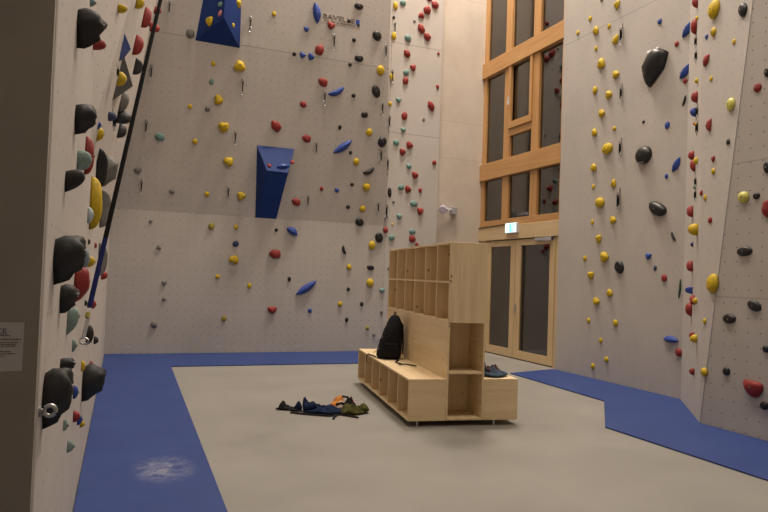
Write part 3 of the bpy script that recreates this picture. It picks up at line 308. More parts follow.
(-0.107, 7.919, 3.027, 0.988, 0.0, -0.153, 0.109, 0.191, 0.091, 0, 'black', 'tri', 1, 'lower of two black triangular holds right of the black left volume', 'black holds on the left wall'),
(2.385, 11.728, 3.409, -0.002, -0.881, 0.473, 0.072, 0.072, 0.032, 0, 'red', 'ball', 0, 'tiny red round hold at the left of the lower blue volume', None),
(2.638, 11.732, 3.417, -0.002, -0.881, 0.473, 0.254, 0.118, 0.053, 10, 'blue', 'leaf2', 1, 'blue fin hold on the upper face of the lower blue volume', None),
(2.82, 11.789, 3.523, -0.002, -0.881, 0.473, 0.073, 0.092, 0.033, 0, 'red', 'ball', 0, 'tiny red hold on the right rim of the lower blue volume', None),
(1.22, 11.462, 5.742, -0.757, -0.653, 0.037, 0.154, 0.171, 0.069, 0, 'yellow', 'knob', 1, 'yellow lumpy hold on the dark left face of the upper blue volume', None),
(1.365, 11.309, 5.997, -0.757, -0.653, 0.037, 0.102, 0.085, 0.038, 0, 'teal', 'chip', 0, 'teal oval hold near the ridge of the upper blue volume', None),
(1.362, 11.304, 5.849, -0.757, -0.653, 0.037, 0.076, 0.136, 0.034, -25, 'pink', 'leaf', 0, 'pink fin hold near the ridge of the upper blue volume', None),
(1.677, 11.532, 6.166, 0.78, -0.625, -0.035, 0.14, 0.157, 0.063, 20, 'yellow', 'knob', 1, 'yellow lumpy hold on the right face of the upper blue volume', None),
(1.604, 11.465, 5.743, 0.78, -0.625, -0.035, 0.069, 0.078, 0.031, 0, 'yellow', 'ball', 0, 'tiny yellow hold low on the right face of the upper blue volume', None),
]
QUICKDRAWS = [
(0.557, 11.618, 6.04, -0.0, -0.993, -0.119, 0.254, 'dark quickdraw hanging left of the upper blue volume'),
(0.319, 11.764, 4.957, -0.0, -0.989, -0.148, 0.289, 'dark quickdraw hanging on the back wall, highest of three'),
(1.923, 11.621, 6.019, -0.0, -0.993, -0.119, 0.301, 'dark quickdraw hanging right of the upper blue volume'),
(3.476, 11.626, 5.973, -0.0, -0.993, -0.119, 0.316, 'dark quickdraw hanging below the lettered banner'),
(1.856, 11.766, 4.947, -0.0, -0.989, -0.148, 0.321, 'dark quickdraw hanging below the upper blue volume'),
(3.379, 11.769, 4.928, -0.0, -0.989, -0.148, 0.299, 'dark quickdraw hanging above the slanted long blue fin'),
(4.516, 11.629, 5.947, -0.0, -0.993, -0.119, 0.307, 'dark quickdraw hanging lower right of the lettered banner'),
(4.546, 11.778, 4.864, -0.0, -0.989, -0.148, 0.271, 'dark quickdraw hanging upper right of the slanted long blue fin'),
(4.603, 11.913, 3.968, -0.0, -0.989, -0.148, 0.274, 'dark quickdraw hanging right of the slanted long blue fin'),
(4.64, 12.064, 2.963, -0.0, -0.989, -0.148, 0.257, 'dark quickdraw hanging lower right of the slanted long blue fin'),
(0.281, 11.902, 4.041, -0.0, -0.989, -0.148, 0.291, 'dark quickdraw hanging on the back wall, second from top of three'),
(0.252, 12.053, 3.035, -0.0, -0.989, -0.148, 0.276, 'dark quickdraw hanging on the back wall, lowest of three'),
(1.725, 12.054, 3.029, -0.0, -0.989, -0.148, 0.289, 'dark quickdraw hanging left of the lower blue volume'),
(1.788, 11.905, 4.018, -0.0, -0.989, -0.148, 0.269, 'dark quickdraw hanging upper left of the lower blue volume'),
(3.293, 11.911, 3.978, -0.0, -0.989, -0.148, 0.263, 'dark quickdraw hanging left of the slanted long blue fin'),
(3.21, 12.059, 2.992, -0.0, -0.989, -0.148, 0.265, 'dark quickdraw hanging lower right of the lower blue volume'),
(4.891, 12.133, 6.627, -0.0, -1.0, -0.0, 0.222, 'dark quickdraw hanging on the edge of the narrow panel, highest of three'),
(4.87, 12.133, 5.657, -0.0, -1.0, -0.0, 0.281, 'dark quickdraw hanging on the edge of the narrow panel, second from top of three'),
(4.841, 12.133, 4.729, -0.0, -1.0, -0.0, 0.28, 'dark quickdraw hanging on the edge of the narrow panel, lowest of three'),
(4.836, 12.133, 3.856, -0.0, -1.0, -0.0, 0.28, 'dark quickdraw hanging upper left of the wall lamp'),
(4.838, 12.133, 2.954, -0.0, -1.0, -0.0, 0.359, 'dark quickdraw hanging left of the wall lamp'),
(6.893, 7.85, 5.417, -1.0, -0.0, -0.0, 0.303, 'dark quickdraw hanging upper left of the chalky black drop'),
(6.893, 7.829, 4.501, -1.0, -0.0, -0.0, 0.257, 'dark quickdraw hanging lower left of the chalky black drop'),
(6.893, 7.817, 3.672, -1.0, -0.0, -0.0, 0.271, 'dark quickdraw hanging left of the metal-topped black hold'),
(6.893, 7.824, 2.908, -1.0, -0.0, -0.0, 0.33, 'dark quickdraw hanging left of the shiny black bean'),
(6.477, 6.058, 4.611, -0.778, 0.628, 0.003, 0.173, 'dark quickdraw hanging lower left of the topmost yellow dome'),
(6.449, 6.024, 4.415, -0.778, 0.628, 0.003, 0.172, 'dark quickdraw hanging below the topmost yellow dome'),
(6.324, 5.874, 3.677, -0.778, 0.628, 0.003, 0.18, 'dark quickdraw hanging on the corner edge, highest of four'),
(6.315, 5.864, 3.481, -0.778, 0.628, 0.003, 0.179, 'dark quickdraw hanging on the corner edge, second from top of four'),
(6.329, 5.884, 2.825, -0.778, 0.628, 0.003, 0.155, 'dark quickdraw hanging on the corner edge, third from top of four'),
(6.323, 5.878, 2.668, -0.778, 0.628, 0.003, 0.155, 'dark quickdraw hanging on the corner edge, lowest of four'),
(-0.108, 4.989, 2.596, 0.979, -0.203, 0.0, 0.141, 'dark quickdraw hanging below the black left volume'),
(-0.097, 5.042, 2.94, 0.979, -0.203, 0.0, 0.1, 'dark quickdraw hanging upper left of the black left volume'),
(0.204, 9.85, 5.033, 0.988, 0.0, -0.153, 0.142, 'dark quickdraw hanging upper right of the blue left volume'),
]
LOWER_VOLUME = [[2.189, 11.935, 3.8], [2.887, 11.935, 3.802], [2.638, 12.132, 2.49], [2.246, 12.131, 2.491], [2.335, 11.668, 3.313], [2.72, 11.669, 3.307]]
UPPER_VOLUME = [[1.117, 11.601, 6.157], [1.01, 11.686, 5.454], [1.772, 11.687, 5.444], [1.729, 11.588, 6.268], [1.412, 11.193, 6.057], [1.419, 11.228, 5.763]]
LEFT_BLACK = [[-0.064, 5.903, 3.287], [-0.133, 5.757, 2.845], [-0.094, 6.56, 3.097], [-0.045, 6.893, 3.412], [0.023, 6.278, 3.124]]
LEFT_BLUE = [[-0.059, 5.464, 3.319], [-0.093, 5.483, 3.099], [-0.07, 5.946, 3.247], [-0.045, 6.132, 3.412], [-0.007, 5.756, 3.292]]
CORNER_BACK = [6.89, 6.566, 6.2]
CORNER_TOP = [6.27, 5.805, 4.907]
OVERHANG = (0.15, 0.12, 4.838, 4.619, -0.0500)
BANNER = [[3.213, 11.603, 6.145], [3.937, 11.604, 6.13]]
CAM_ROT = [[0.928148, -0.042702, -0.369754], [-0.370663, -0.015514, -0.928638], [0.033918, 0.998967, -0.030227]]
CAM_LENS = 30.7774

# ------------------------------------------------------------------ helpers
def link_mesh(name, bm, material=None, parent=None, smooth=False):
    me = bpy.data.meshes.new(name)
    bmesh.ops.recalc_face_normals(bm, faces=bm.faces[:])
    bm.to_mesh(me); bm.free()
    if smooth:
        for p in me.polygons: p.use_smooth = True
    if material: me.materials.append(material)
    o = bpy.data.objects.new(name, me); COLL.objects.link(o)
    if parent: o.parent = parent
    return o
def empty(name, loc=(0, 0, 0), rz=0):
    o = bpy.data.objects.new(name, None); COLL.objects.link(o)
    o.location = loc; o.rotation_euler = (0, 0, rz); o.empty_display_size = .1
    return o
def tag(o, label, cat, group=None):
    o['label'] = label; o['category'] = cat
    if group: o['group'] = group
    return o
def structure(o):
    o['kind'] = 'structure'; return o
def box(bm, a, b):
    vs = [bm.verts.new((x, y, z)) for x in (a[0], b[0]) for y in (a[1], b[1]) for z in (a[2], b[2])]
    for f in ((0,1,3,2),(4,6,7,5),(0,4,5,1),(2,3,7,6),(0,2,6,4),(1,5,7,3)):
        bm.faces.new([vs[i] for i in f])
    return vs
def poly(bm, vs, faces):
    V = [bm.verts.new(v) for v in vs]
    for f in faces: bm.faces.new([V[i] for i in f])
    return V
def prism(bm, pts, off):
    n = len(pts); off = Vector(off)
    A = [bm.verts.new(p) for p in pts]; B = [bm.verts.new(Vector(p) + off) for p in pts]
    bm.faces.new(A); bm.faces.new(B[::-1])
    for i in range(n): bm.faces.new((A[i], B[i], B[(i+1) % n], A[(i+1) % n]))
def tube(bm, path, r, seg=8, closed=False, flat=None):
    """round (or flat strap: flat=(width, thickness)) tube along a path"""
    P = [Vector(p) for p in path]; n = len(P); rings = []
    for i, p in enumerate(P):
        if closed: t = P[(i+1) % n] - P[i-1]
        else: t = P[min(i+1, n-1)] - P[max(i-1, 0)]
        t.normalize()
        ref = Vector((0, 0, 1)) if abs(t.z) < .9 else Vector((1, 0, 0))
        a = t.cross(ref).normalized(); b = a.cross(t)
        ring = []
        for k in range(seg):
            an = 2*PI*k/seg
            if flat: ring.append(bm.verts.new(p + a*math.cos(an)*flat[0] + b*math.sin(an)*flat[1]))
            else:
                rr = r[i] if isinstance(r, (list, tuple)) else r
                ring.append(bm.verts.new(p + (a*math.cos(an) + b*math.sin(an))*rr))
        rings.append(ring)
    m = n if closed else n-1
    for i in range(m):
        A, B = rings[i], rings[(i+1) % n]
        for k in range(seg): bm.faces.new((A[k], A[(k+1) % seg], B[(k+1) % seg], B[k]))
    if not closed:
        bm.faces.new(rings[0]); bm.faces.new(rings[-1][::-1])
def bevel(o, w=.004, seg=2):
    m = o.modifiers.new('bevel', 'BEVEL'); m.width = w; m.segments = seg; m.limit_method = 'ANGLE'
    return o
# ------------------------------------------------------------------ materials
def new_mat(name):
    m = bpy.data.materials.new(name); m.use_nodes = True
    nt = m.node_tree; return m, nt, nt.nodes['Principled BSDF']
def nd(nt, typ, **kw):
    n = nt.nodes.new(typ)
    for k, v in kw.items():
        if k in n.inputs: n.inputs[k].default_value = v
        else: setattr(n, k, v)
    return n
def mth(nt, op, a, b=None, c=None):
    n = nt.nodes.new('ShaderNodeMath'); n.operation = op
    for i, v in enumerate((a, b, c)):
        if v is None: continue
        if isinstance(v, (int, float)): n.inputs[i].default_value = v
        else: nt.links.new(v, n.inputs[i])
    return n.outputs[0]
def mixc(nt, fac, a, b):
    n = nt.nodes.new('ShaderNodeMix'); n.data_type = 'RGBA'
    for s, v in ((n.inputs[0], fac), (n.inputs[6], a), (n.inputs[7], b)):
        if isinstance(v, (int, float)): s.default_value = v
        elif isinstance(v, tuple): s.default_value = (*v, 1)
        else: nt.links.new(v, s)
    return n.outputs[2]
def ramp(nt, fac, stops):
    n = nt.nodes.new('ShaderNodeValToRGB'); e = n.color_ramp.elements
    while len(e) < len(stops): e.new(.5)
    for el, (p, c) in zip(e, stops):
        el.position = p; el.color = (*c, 1) if len(c) == 3 else c
    nt.links.new(fac, n.inputs[0]); return n.outputs[0]
def plain(name, col, rough=.55, metal=0, var=.12, scale=9, bump=0):
    m, nt, b = new_mat(name)
    tc = nd(nt, 'ShaderNodeTexCoord')
    nz = nd(nt, 'ShaderNodeTexNoise', Scale=scale, Detail=4.0); nt.links.new(tc.outputs['Object'], nz.inputs['Vector'])
    lo = tuple(c*(1-var) for c in col); hi = tuple(min(1, c*(1+var)) for c in col)
    nt.links.new(ramp(nt, nz.outputs['Fac'], [(.3, lo), (.7, hi)]), b.inputs['Base Color'])
    b.inputs['Roughness'].default_value = rough; b.inputs['Metallic'].default_value = metal
    if bump:
        bp = nd(nt, 'ShaderNodeBump', Strength=bump, Distance=.01); nt.links.new(nz.outputs['Fac'], bp.inputs['Height'])
        nt.links.new(bp.outputs[0], b.inputs['Normal'])
    return m
def climbing_panel(name, col, ua, zseams=(), useams=(), holes=True, hole_strength=.7):
    """painted board with a regular grid of bolt holes, fine panel joints and faint scuffs"""
    m, nt, b = new_mat(name)
    tc = nd(nt, 'ShaderNodeTexCoord'); sp = nd(nt, 'ShaderNodeSeparateXYZ'); nt.links.new(tc.outputs['Object'], sp.inputs[0])
    U, Z = sp.outputs[ua], sp.outputs['Z']
    nz = nd(nt, 'ShaderNodeTexNoise', Scale=1.3, Detail=6.0, Roughness=.6); nt.links.new(tc.outputs['Object'], nz.inputs['Vector'])
    base = ramp(nt, nz.outputs['Fac'], [(.3, tuple(c*.94 for c in col)), (.7, tuple(c*1.05 for c in col))])
    # scuffs: short chalky or rubbery smears
    mp = nd(nt, 'ShaderNodeMapping'); mp.inputs['Scale'].default_value = (3, 3, 1.4); nt.links.new(tc.outputs['Object'], mp.inputs['Vector'])
    n2 = nd(nt, 'ShaderNodeTexNoise', Scale=4.0, Detail=7.0, Roughness=.75); nt.links.new(mp.outputs[0], n2.inputs['Vector'])
    scuff = mth(nt, 'MULTIPLY', ramp(nt, n2.outputs['Fac'], [(.66, (0, 0, 0)), (.74, (1, 1, 1))]), .25)
    base = mixc(nt, scuff, base, tuple(c*.6 for c in col))
    mask = None
    if holes:
        def cell(v, o): return mth(nt, 'SUBTRACT', mth(nt, 'FRACT', mth(nt, 'DIVIDE', mth(nt, 'ADD', v, o), .145)), .5)
        fu, fz = cell(U, 20.03), cell(Z, 20.05)
        d = mth(nt, 'SQRT', mth(nt, 'ADD', mth(nt, 'MULTIPLY', fu, fu), mth(nt, 'MULTIPLY', fz, fz)))
        mask = mth(nt, 'MULTIPLY', mth(nt, 'LESS_THAN', d, .055), hole_strength)
    for vals, S in ((zseams, Z), (useams, U)):
        for v in vals:
            k = mth(nt, 'MULTIPLY', mth(nt, 'LESS_THAN', mth(nt, 'ABSOLUTE', mth(nt, 'SUBTRACT', S, v)), .006), .5 if ua == 'X' else .3)
            mask = k if mask is None else mth(nt, 'MAXIMUM', mask, k)
    if mask is not None: base = mixc(nt, mask, base, (.05, .045, .04))
    nt.links.new(base, b.inputs['Base Color']); b.inputs['Roughness'].default_value = .75
    bp = nd(nt, 'ShaderNodeBump', Strength=.12, Distance=.004)
    n3 = nd(nt, 'ShaderNodeTexNoise', Scale=160.0, Detail=2.0); nt.links.new(tc.outputs['Object'], n3.inputs['Vector'])
    nt.links.new(n3.outputs['Fac'], bp.inputs['Height']); nt.links.new(bp.outputs[0], b.inputs['Normal'])
    return m
def wood(name, c1, c2, axis, knots=.0, rough=.5, dens=9):
    m, nt, b = new_mat(name)
    tc = nd(nt, 'ShaderNodeTexCoord'); mp = nd(nt, 'ShaderNodeMapping'); nt.links.new(tc.outputs['Object'], mp.inputs['Vector'])
    s = [dens, dens, dens]; s[axis] = .6; mp.inputs['Scale'].default_value = s
    nz = nd(nt, 'ShaderNodeTexNoise', Scale=1.6, Detail=5.0, Roughness=.6, Distortion=.6); nt.links.new(mp.outputs[0], nz.inputs['Vector'])
    col = ramp(nt, nz.outputs['Fac'], [(.3, c1), (.48, tuple((a+d)/2 for a, d in zip(c1, c2))), (.72, c2)])
    if knots:
        m2 = nd(nt, 'ShaderNodeMapping'); nt.links.new(tc.outputs['Object'], m2.inputs['Vector'])
        k = [8, 8, 8]; k[axis] = 5.5; m2.inputs['Scale'].default_value = k
        vo = nd(nt, 'ShaderNodeTexVoronoi', Scale=1.0); nt.links.new(m2.outputs[0], vo.inputs['Vector'])
        km = mth(nt, 'MULTIPLY', ramp(nt, vo.outputs['Distance'], [(.07, (1, 1, 1)), (.11, (0, 0, 0))]), knots)
        col = mixc(nt, km, col, (.13, .055, .02))
    nt.links.new(col, b.inputs['Base Color']); b.inputs['Roughness'].default_value = rough
    return m
WALLC = (.47, .435, .40)
M = {}
M['back'] = climbing_panel('back_panel_paint', WALLC, 'X', (5.5,), ())
M['narrow'] = climbing_panel('narrow_panel_paint', (.50, .465, .43), 'X', (4.38, 6.2), (), holes=False)
M['right'] = climbing_panel('right_panel_paint', WALLC, 'Y', (5.55,), (), True, .4)
M['far_right'] = climbing_panel('far_right_panel_paint', WALLC, 'Y', (2.80, 1.40), (), True, .75)
M['left'] = climbing_panel('left_panel_paint', WALLC, 'Y', (), (3.46,))
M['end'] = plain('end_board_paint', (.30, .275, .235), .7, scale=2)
M['plaster'] = plain('grey_plaster', (.45, .42, .38), .9, scale=2)
def concrete():
    m, nt, b = new_mat('fair_faced_concrete')
    tc = nd(nt, 'ShaderNodeTexCoord'); sp = nd(nt, 'ShaderNodeSeparateXYZ'); nt.links.new(tc.outputs['Object'], sp.inputs[0])
    nz = nd(nt, 'ShaderNodeTexNoise', Scale=1.6, Detail=8.0, Roughness=.65); nt.links.new(tc.outputs['Object'], nz.inputs['Vector'])
    col = ramp(nt, nz.outputs['Fac'], [(.3, (.50, .43, .36)), (.7, (.60, .53, .45))])
    mk = None
    for z in (4.0, 4.78, 7.4):
        k = mth(nt, 'LESS_THAN', mth(nt, 'ABSOLUTE', mth(nt, 'SUBTRACT', sp.outputs['Z'], z)), .006)
        mk = k if mk is None else mth(nt, 'MAXIMUM', mk, k)
    col = mixc(nt, mth(nt, 'MULTIPLY', mk, .35), col, (.3, .25, .2))
    nt.links.new(col, b.inputs['Base Color']); b.inputs['Roughness'].default_value = .7
    return m
M['concrete'] = concrete()
def floor_mat():
    m, nt, b = new_mat('polished_screed')
    tc = nd(nt, 'ShaderNodeTexCoord')
    nz = nd(nt, 'ShaderNodeTexNoise', Scale=1.1, Detail=9.0, Roughness=.62); nt.links.new(tc.outputs['Object'], nz.inputs['Vector'])
    col = ramp(nt, nz.outputs['Fac'], [(.3, (.25, .238, .215)), (.7, (.30, .286, .26))])
    n2 = nd(nt, 'ShaderNodeTexNoise', Scale=7.0, Detail=8.0, Roughness=.8, Distortion=2.5); nt.links.new(tc.outputs['Object'], n2.inputs['Vector'])
    col = mixc(nt, mth(nt, 'MULTIPLY', ramp(nt, n2.outputs['Fac'], [(.68, (0, 0, 0)), (.74, (1, 1, 1))]), .35), col, (.19, .18, .16))
    nt.links.new(col, b.inputs['Base Color'])
    nt.links.new(ramp(nt, nz.outputs['Fac'], [(.2, (.38, .38, .38)), (.8, (.55, .55, .55))]), b.inputs['Roughness'])
    b.inputs['Specular IOR Level'].default_value = .35
    return m
M['floor'] = floor_mat()
def mat_vinyl(chalk=None):
    m, nt, b = new_mat('blue_mat_vinyl')
    tc = nd(nt, 'ShaderNodeTexCoord')
    nz = nd(nt, 'ShaderNodeTexNoise', Scale=1.4, Detail=8.0, Roughness=.68); nt.links.new(tc.outputs['Object'], nz.inputs['Vector'])
    col = ramp(nt, nz.outputs['Fac'], [(.25, (.020, .044, .175)), (.75, (.031, .062, .215))])
    if chalk:   # powdery chalk patch trodden into the vinyl
        mp = nd(nt, 'ShaderNodeMapping'); mp.inputs['Location'].default_value = (-chalk[0]*chalk[2], -chalk[1]*chalk[3], 0); mp.inputs['Scale'].default_value = (chalk[2], chalk[3], 0)
        nt.links.new(tc.outputs['Object'], mp.inputs['Vector'])
        ln = nt.nodes.new('ShaderNodeVectorMath'); ln.operation = 'LENGTH'; nt.links.new(mp.outputs[0], ln.inputs[0])
        n2 = nd(nt, 'ShaderNodeTexNoise', Scale=9.0, Detail=8.0, Roughness=.8, Distortion=.5); nt.links.new(tc.outputs['Object'], n2.inputs['Vector'])
        f = mth(nt, 'MULTIPLY', mth(nt, 'SUBTRACT', 1.15, ln.outputs['Value']), ramp(nt, n2.outputs['Fac'], [(.42, (0, 0, 0)), (.72, (1, 1, 1))]))
        f = mth(nt, 'MINIMUM', mth(nt, 'MAXIMUM', f, 0.0), .55)
        col = mixc(nt, f, col, (.42, .42, .46))
    nt.links.new(col, b.inputs['Base Color']); b.inputs['Roughness'].default_value = .55
    b.inputs['Specular IOR Level'].default_value = .3
    bp = nd(nt, 'ShaderNodeBump', Strength=.25, Distance=.01); nt.links.new(nz.outputs['Fac'], bp.inputs['Height']); nt.links.new(bp.outputs[0], b.inputs['Normal'])
    return m
PC1, PC2 = (.70, .515, .285), (.84, .67, .42)
M['pine_z'] = wood('pine_board_upright', PC1, PC2, 2, .75)
M['pine_y'] = wood('pine_board_lengthwise', PC1, PC2, 1, .6)
M['pine_x'] = wood('pine_board_crosswise', PC1, PC2, 0, .6)
LC1, LC2 = (.42, .215, .075), (.56, .32, .13)
M['larch_y'] = wood('larch_timber_beam', LC1, LC2, 1, 0, .45, 14)
M['larch_z'] = wood('larch_timber_post', LC1, LC2, 2, 0, .45, 14)
M['lintel'] = wood('spruce_board', (.56, .41, .225), (.66, .50, .30), 1, 0, .5, 8)
M['door_wood'] = wood('spruce_door_rail', (.54, .39, .205), (.64, .48, .275), 2, 0, .45, 12)
M['steel'] = plain('brushed_steel', (.5, .5, .5), .35, 1, .05)
M['galv'] = plain('dull_galvanised_steel', (.32, .32, .31), .5, 1, .08)
M['black_cloth'] = plain('black_nylon', (.010, .010, .012), .8, 0, .3, 30, .3)
M['dark_rubber'] = plain('dark_rubber', (.015, .014, .014), .6)
M['grey_cord'] = plain('grey_cord', (.11, .11, .12), .8)
M['white_plastic'] = plain('white_plastic', (.72, .70, .72), .4, 0, .03)
M['lilac_plastic'] = plain('lilac_white_plastic', (.66, .60, .72), .35, 0, .03)
M['grey_plastic'] = plain('grey_plastic', (.36, .36, .38), .45, 0, .05)
M['paper'] = plain('paper', (.52, .50, .50), .9, 0, .03)
M['ink'] = plain('grey_print', (.12, .11, .11), .9)
M['black_print'] = plain('black_print', (.02, .02, .02), .8)
M['banner'] = plain('banner_film', (.53, .48, .42), .7, 0, .04)
M['blue_print'] = plain('blue_print', (.03, .07, .4), .6)
M['sling'] = plain('black_sling', (.012, .012, .013), .85)
M['denim'] = plain('blue_denim', (.009, .018, .052), .9, 0, .45, 22, .6)
M['teal_denim'] = plain('blue_jacket_cloth', (.020, .045, .085), .85, 0, .5, 20, .6)
M['maroon'] = plain('maroon_lining', (.05, .012, .015), .9, 0, .4, 30, .4)
M['orange'] = plain('orange_cloth', (.50, .19, .03), .9, 0, .3, 25, .4)
M['cream'] = plain('cream_cloth', (.50, .38, .30), .9, 0, .25, 25, .4)
M['pink'] = plain('pink_cloth', (.45, .17, .15), .9, 0, .2, 25, .4)
M['olive_cloth'] = plain('olive_canvas', (.060, .058, .015), .9, 0, .5, 25, .6)
M['strap_black'] = plain('black_webbing', (.005, .0045, .0045), .9)
M['strap_blue'] = plain('blue_webbing', (.008, .014, .085), .8)
for k in ('black_cloth', 'strap_black', 'strap_blue', 'sling', 'denim', 'olive_cloth', 'dark_rubber'):
    M[k].node_tree.nodes['Principled BSDF'].inputs['Specular IOR Level'].default_value = .15
def emit(name, col, s):
    m, nt, b = new_mat(name)
    nz = nd(nt, 'ShaderNodeTexNoise', Scale=2.0)
    nt.links.new(ramp(nt, nz.outputs['Fac'], [(.2, tuple(c*.97 for c in col)), (.8, col)]), b.inputs['Emission Color'])
    b.inputs['Emission Strength'].default_value = s; b.inputs['Base Color'].default_value = (.2, .2, .2, 1); return m
M['sign_white'] = emit('backlit_white', (.72, .97, 1.0), 1.5)
M['sign_green'] = emit('backlit_green', (.10, .72, .58), 1.2)
def glass(tint):
    m = bpy.data.materials.new('dark_window_glass'); m.use_nodes = True; nt = m.node_tree; nt.nodes.clear()
    out = nd(nt, 'ShaderNodeOutputMaterial'); mx = nd(nt, 'ShaderNodeMixShader')
    fr = nd(nt, 'ShaderNodeFresnel', IOR=2.3)
    tr = nt.nodes.new('ShaderNodeBsdfTransparent'); tr.inputs[0].default_value = (*tint, 1)
    gl = nt.nodes.new('ShaderNodeBsdfGlossy'); gl.inputs['Roughness'].default_value = .015; gl.inputs[0].default_value = (.9, .9, .9, 1)
    nz = nd(nt, 'ShaderNodeTexNoise', Scale=.8); bp = nd(nt, 'ShaderNodeBump', Strength=.02, Distance=.02)
    nt.links.new(nz.outputs['Fac'], bp.inputs['Height']); nt.links.new(bp.outputs[0], gl.inputs['Normal'])
    nt.links.new(fr.outputs[0], mx.inputs[0]); nt.links.new(tr.outputs[0], mx.inputs[1]); nt.links.new(gl.outputs[0], mx.inputs[2])
    nt.links.new(mx.outputs[0], out.inputs[0]); return m
M['glass'] = glass((.75, .75, .75))
# ------------------------------------------------------------------ the hall
TOP = 16.5
bm = bmesh.new(); box(bm, (-3.2, -5.2, -.2), (7.6, 12.6, 0)); structure(link_mesh('floor', bm, M['floor']))
bm = bmesh.new(); box(bm, (-3.2, -5.2, TOP), (7.6, 12.6, TOP+.2)); structure(link_mesh('ceiling', bm, M['plaster']))
bm = bmesh.new(); box(bm, (-.7, 12.13, 0), (5.965, 12.4, TOP)); structure(link_mesh('wall_back', bm, M['back']))
bm = bmesh.new(); box(bm, (5.965, 12.2, 0), (7.3, 12.4, TOP)); structure(link_mesh('wall_concrete', bm, M['concrete']))
# leaning upper half of the back wall
K1, K2, XB, XM, SLX = OVERHANG
ys = 12.13-K1*3; yt = ys-K2*(11-5.5); xt2 = XM+SLX*5.5
bm = bmesh.new()
poly(bm, [(-.22,12.13,2.5),(XB,12.13,2.5),(XM,ys,5.5),(-.22,ys,5.5),(xt2,yt,11),(-.22,yt,11),(XM,12.13,5.5),(-.22,12.13,5.5),(xt2,12.13,11),(-.22,12.13,11)],
     [(0,1,2,3),(3,2,4,5),(1,6,2),(2,6,8,4),(0,3,7),(3,5,9,7),(5,4,8,9),(0,7,6,1),(7,9,8,6)])
structure(link_mesh('wall_back_overhang', bm, M['back']))
# the flush panel right of the overhang
bm = bmesh.new(); box(bm, (XB+.005, 12.122, 0), (5.965, 12.13, TOP)); structure(link_mesh('wall_narrow', bm, M['narrow']))
# left wall
bm = bmesh.new(); box(bm, (-.6, 2.235, 0), (-.217, 12.13, TOP)); o = structure(link_mesh('wall_left', bm, M['left'])); bevel(o, .02, 3)
LT = 9.6; xt = -.217+.155*(LT-2.3); k = (LT-2.3)/1.25
S = (-.217+.197*k, 4.45+.95*k, LT)
bm = bmesh.new()
poly(bm, [(-.217,4.45,2.3),(-.217,12.13,2.3),(xt,12.13,LT),(xt,S[1],LT),(-.217,4.45,LT),(-.217,12.13,LT)],
     [(0,1,2,3),(0,3,4),(4,3,2,5),(1,5,2),(0,4,5,1)])
structure(link_mesh('wall_left_overhang', bm, M['left']))
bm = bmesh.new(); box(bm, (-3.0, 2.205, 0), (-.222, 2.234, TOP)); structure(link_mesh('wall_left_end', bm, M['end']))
bm = bmesh.new(); box(bm, (-3.2, -5.2, 0), (-3.0, 12.4, TOP)); structure(link_mesh('wall_left_far', bm, M['plaster']))
bm = bmesh.new(); box(bm, (-3.0, -5.2, 0), (7.4, -5.0, TOP)); structure(link_mesh('wall_rear', bm, M['plaster']))
# right wall: main panel, then the folded corner that steps 1 m into the hall
bm = bmesh.new(); box(bm, (6.89, -5, 0), (7.4, 9.29, TOP)); structure(link_mesh('wall_right', bm, M['right']))
A0, E0, ED, ET, AT = Vector((6.89,6.60,0)), Vector((5.93,5.41,0)), Vector((5.93,4.84,4.47)), Vector(CORNER_TOP), Vector(CORNER_BACK)
def ext(a, b, z): return a + (b-a)*((z-a.z)/(b.z-a.z))
ET2, AT2 = ext(E0, ET, 6.2), ext(A0, AT, 6.2); ED2 = ext(E0, ED, 6.2)
AT2.x = 6.89
Br, Brt = Vector((5.93,-5,0)), Vector((5.93,-5,6.2)); Bk, Bkt = Vector((6.89,-5,0)), Vector((6.89,-5,6.2))
bm = bmesh.new()
poly(bm, [A0, E0, ET2, AT2, ED2], [(0,1,2,3), (1,4,2), (3,2,4), (0,3,4), (0,4,1)])
structure(link_mesh('wall_corner', bm, M['right']))
bm = bmesh.new(); prism(bm, [E0, Br, Brt, ED2], (.5, 0, 0))
structure(link_mesh('wall_far_right', bm, M['far_right']))
# thin joint strips where the folded panels meet
for a, b_, nm in ((E0, ED2, 'trim_1'),):
    bm = bmesh.new(); tube(bm, [a+Vector((-.002,0,0)), b_+Vector((-.002,0,0))], .0035, 6); structure(link_mesh(nm, bm, M['grey_plastic']))
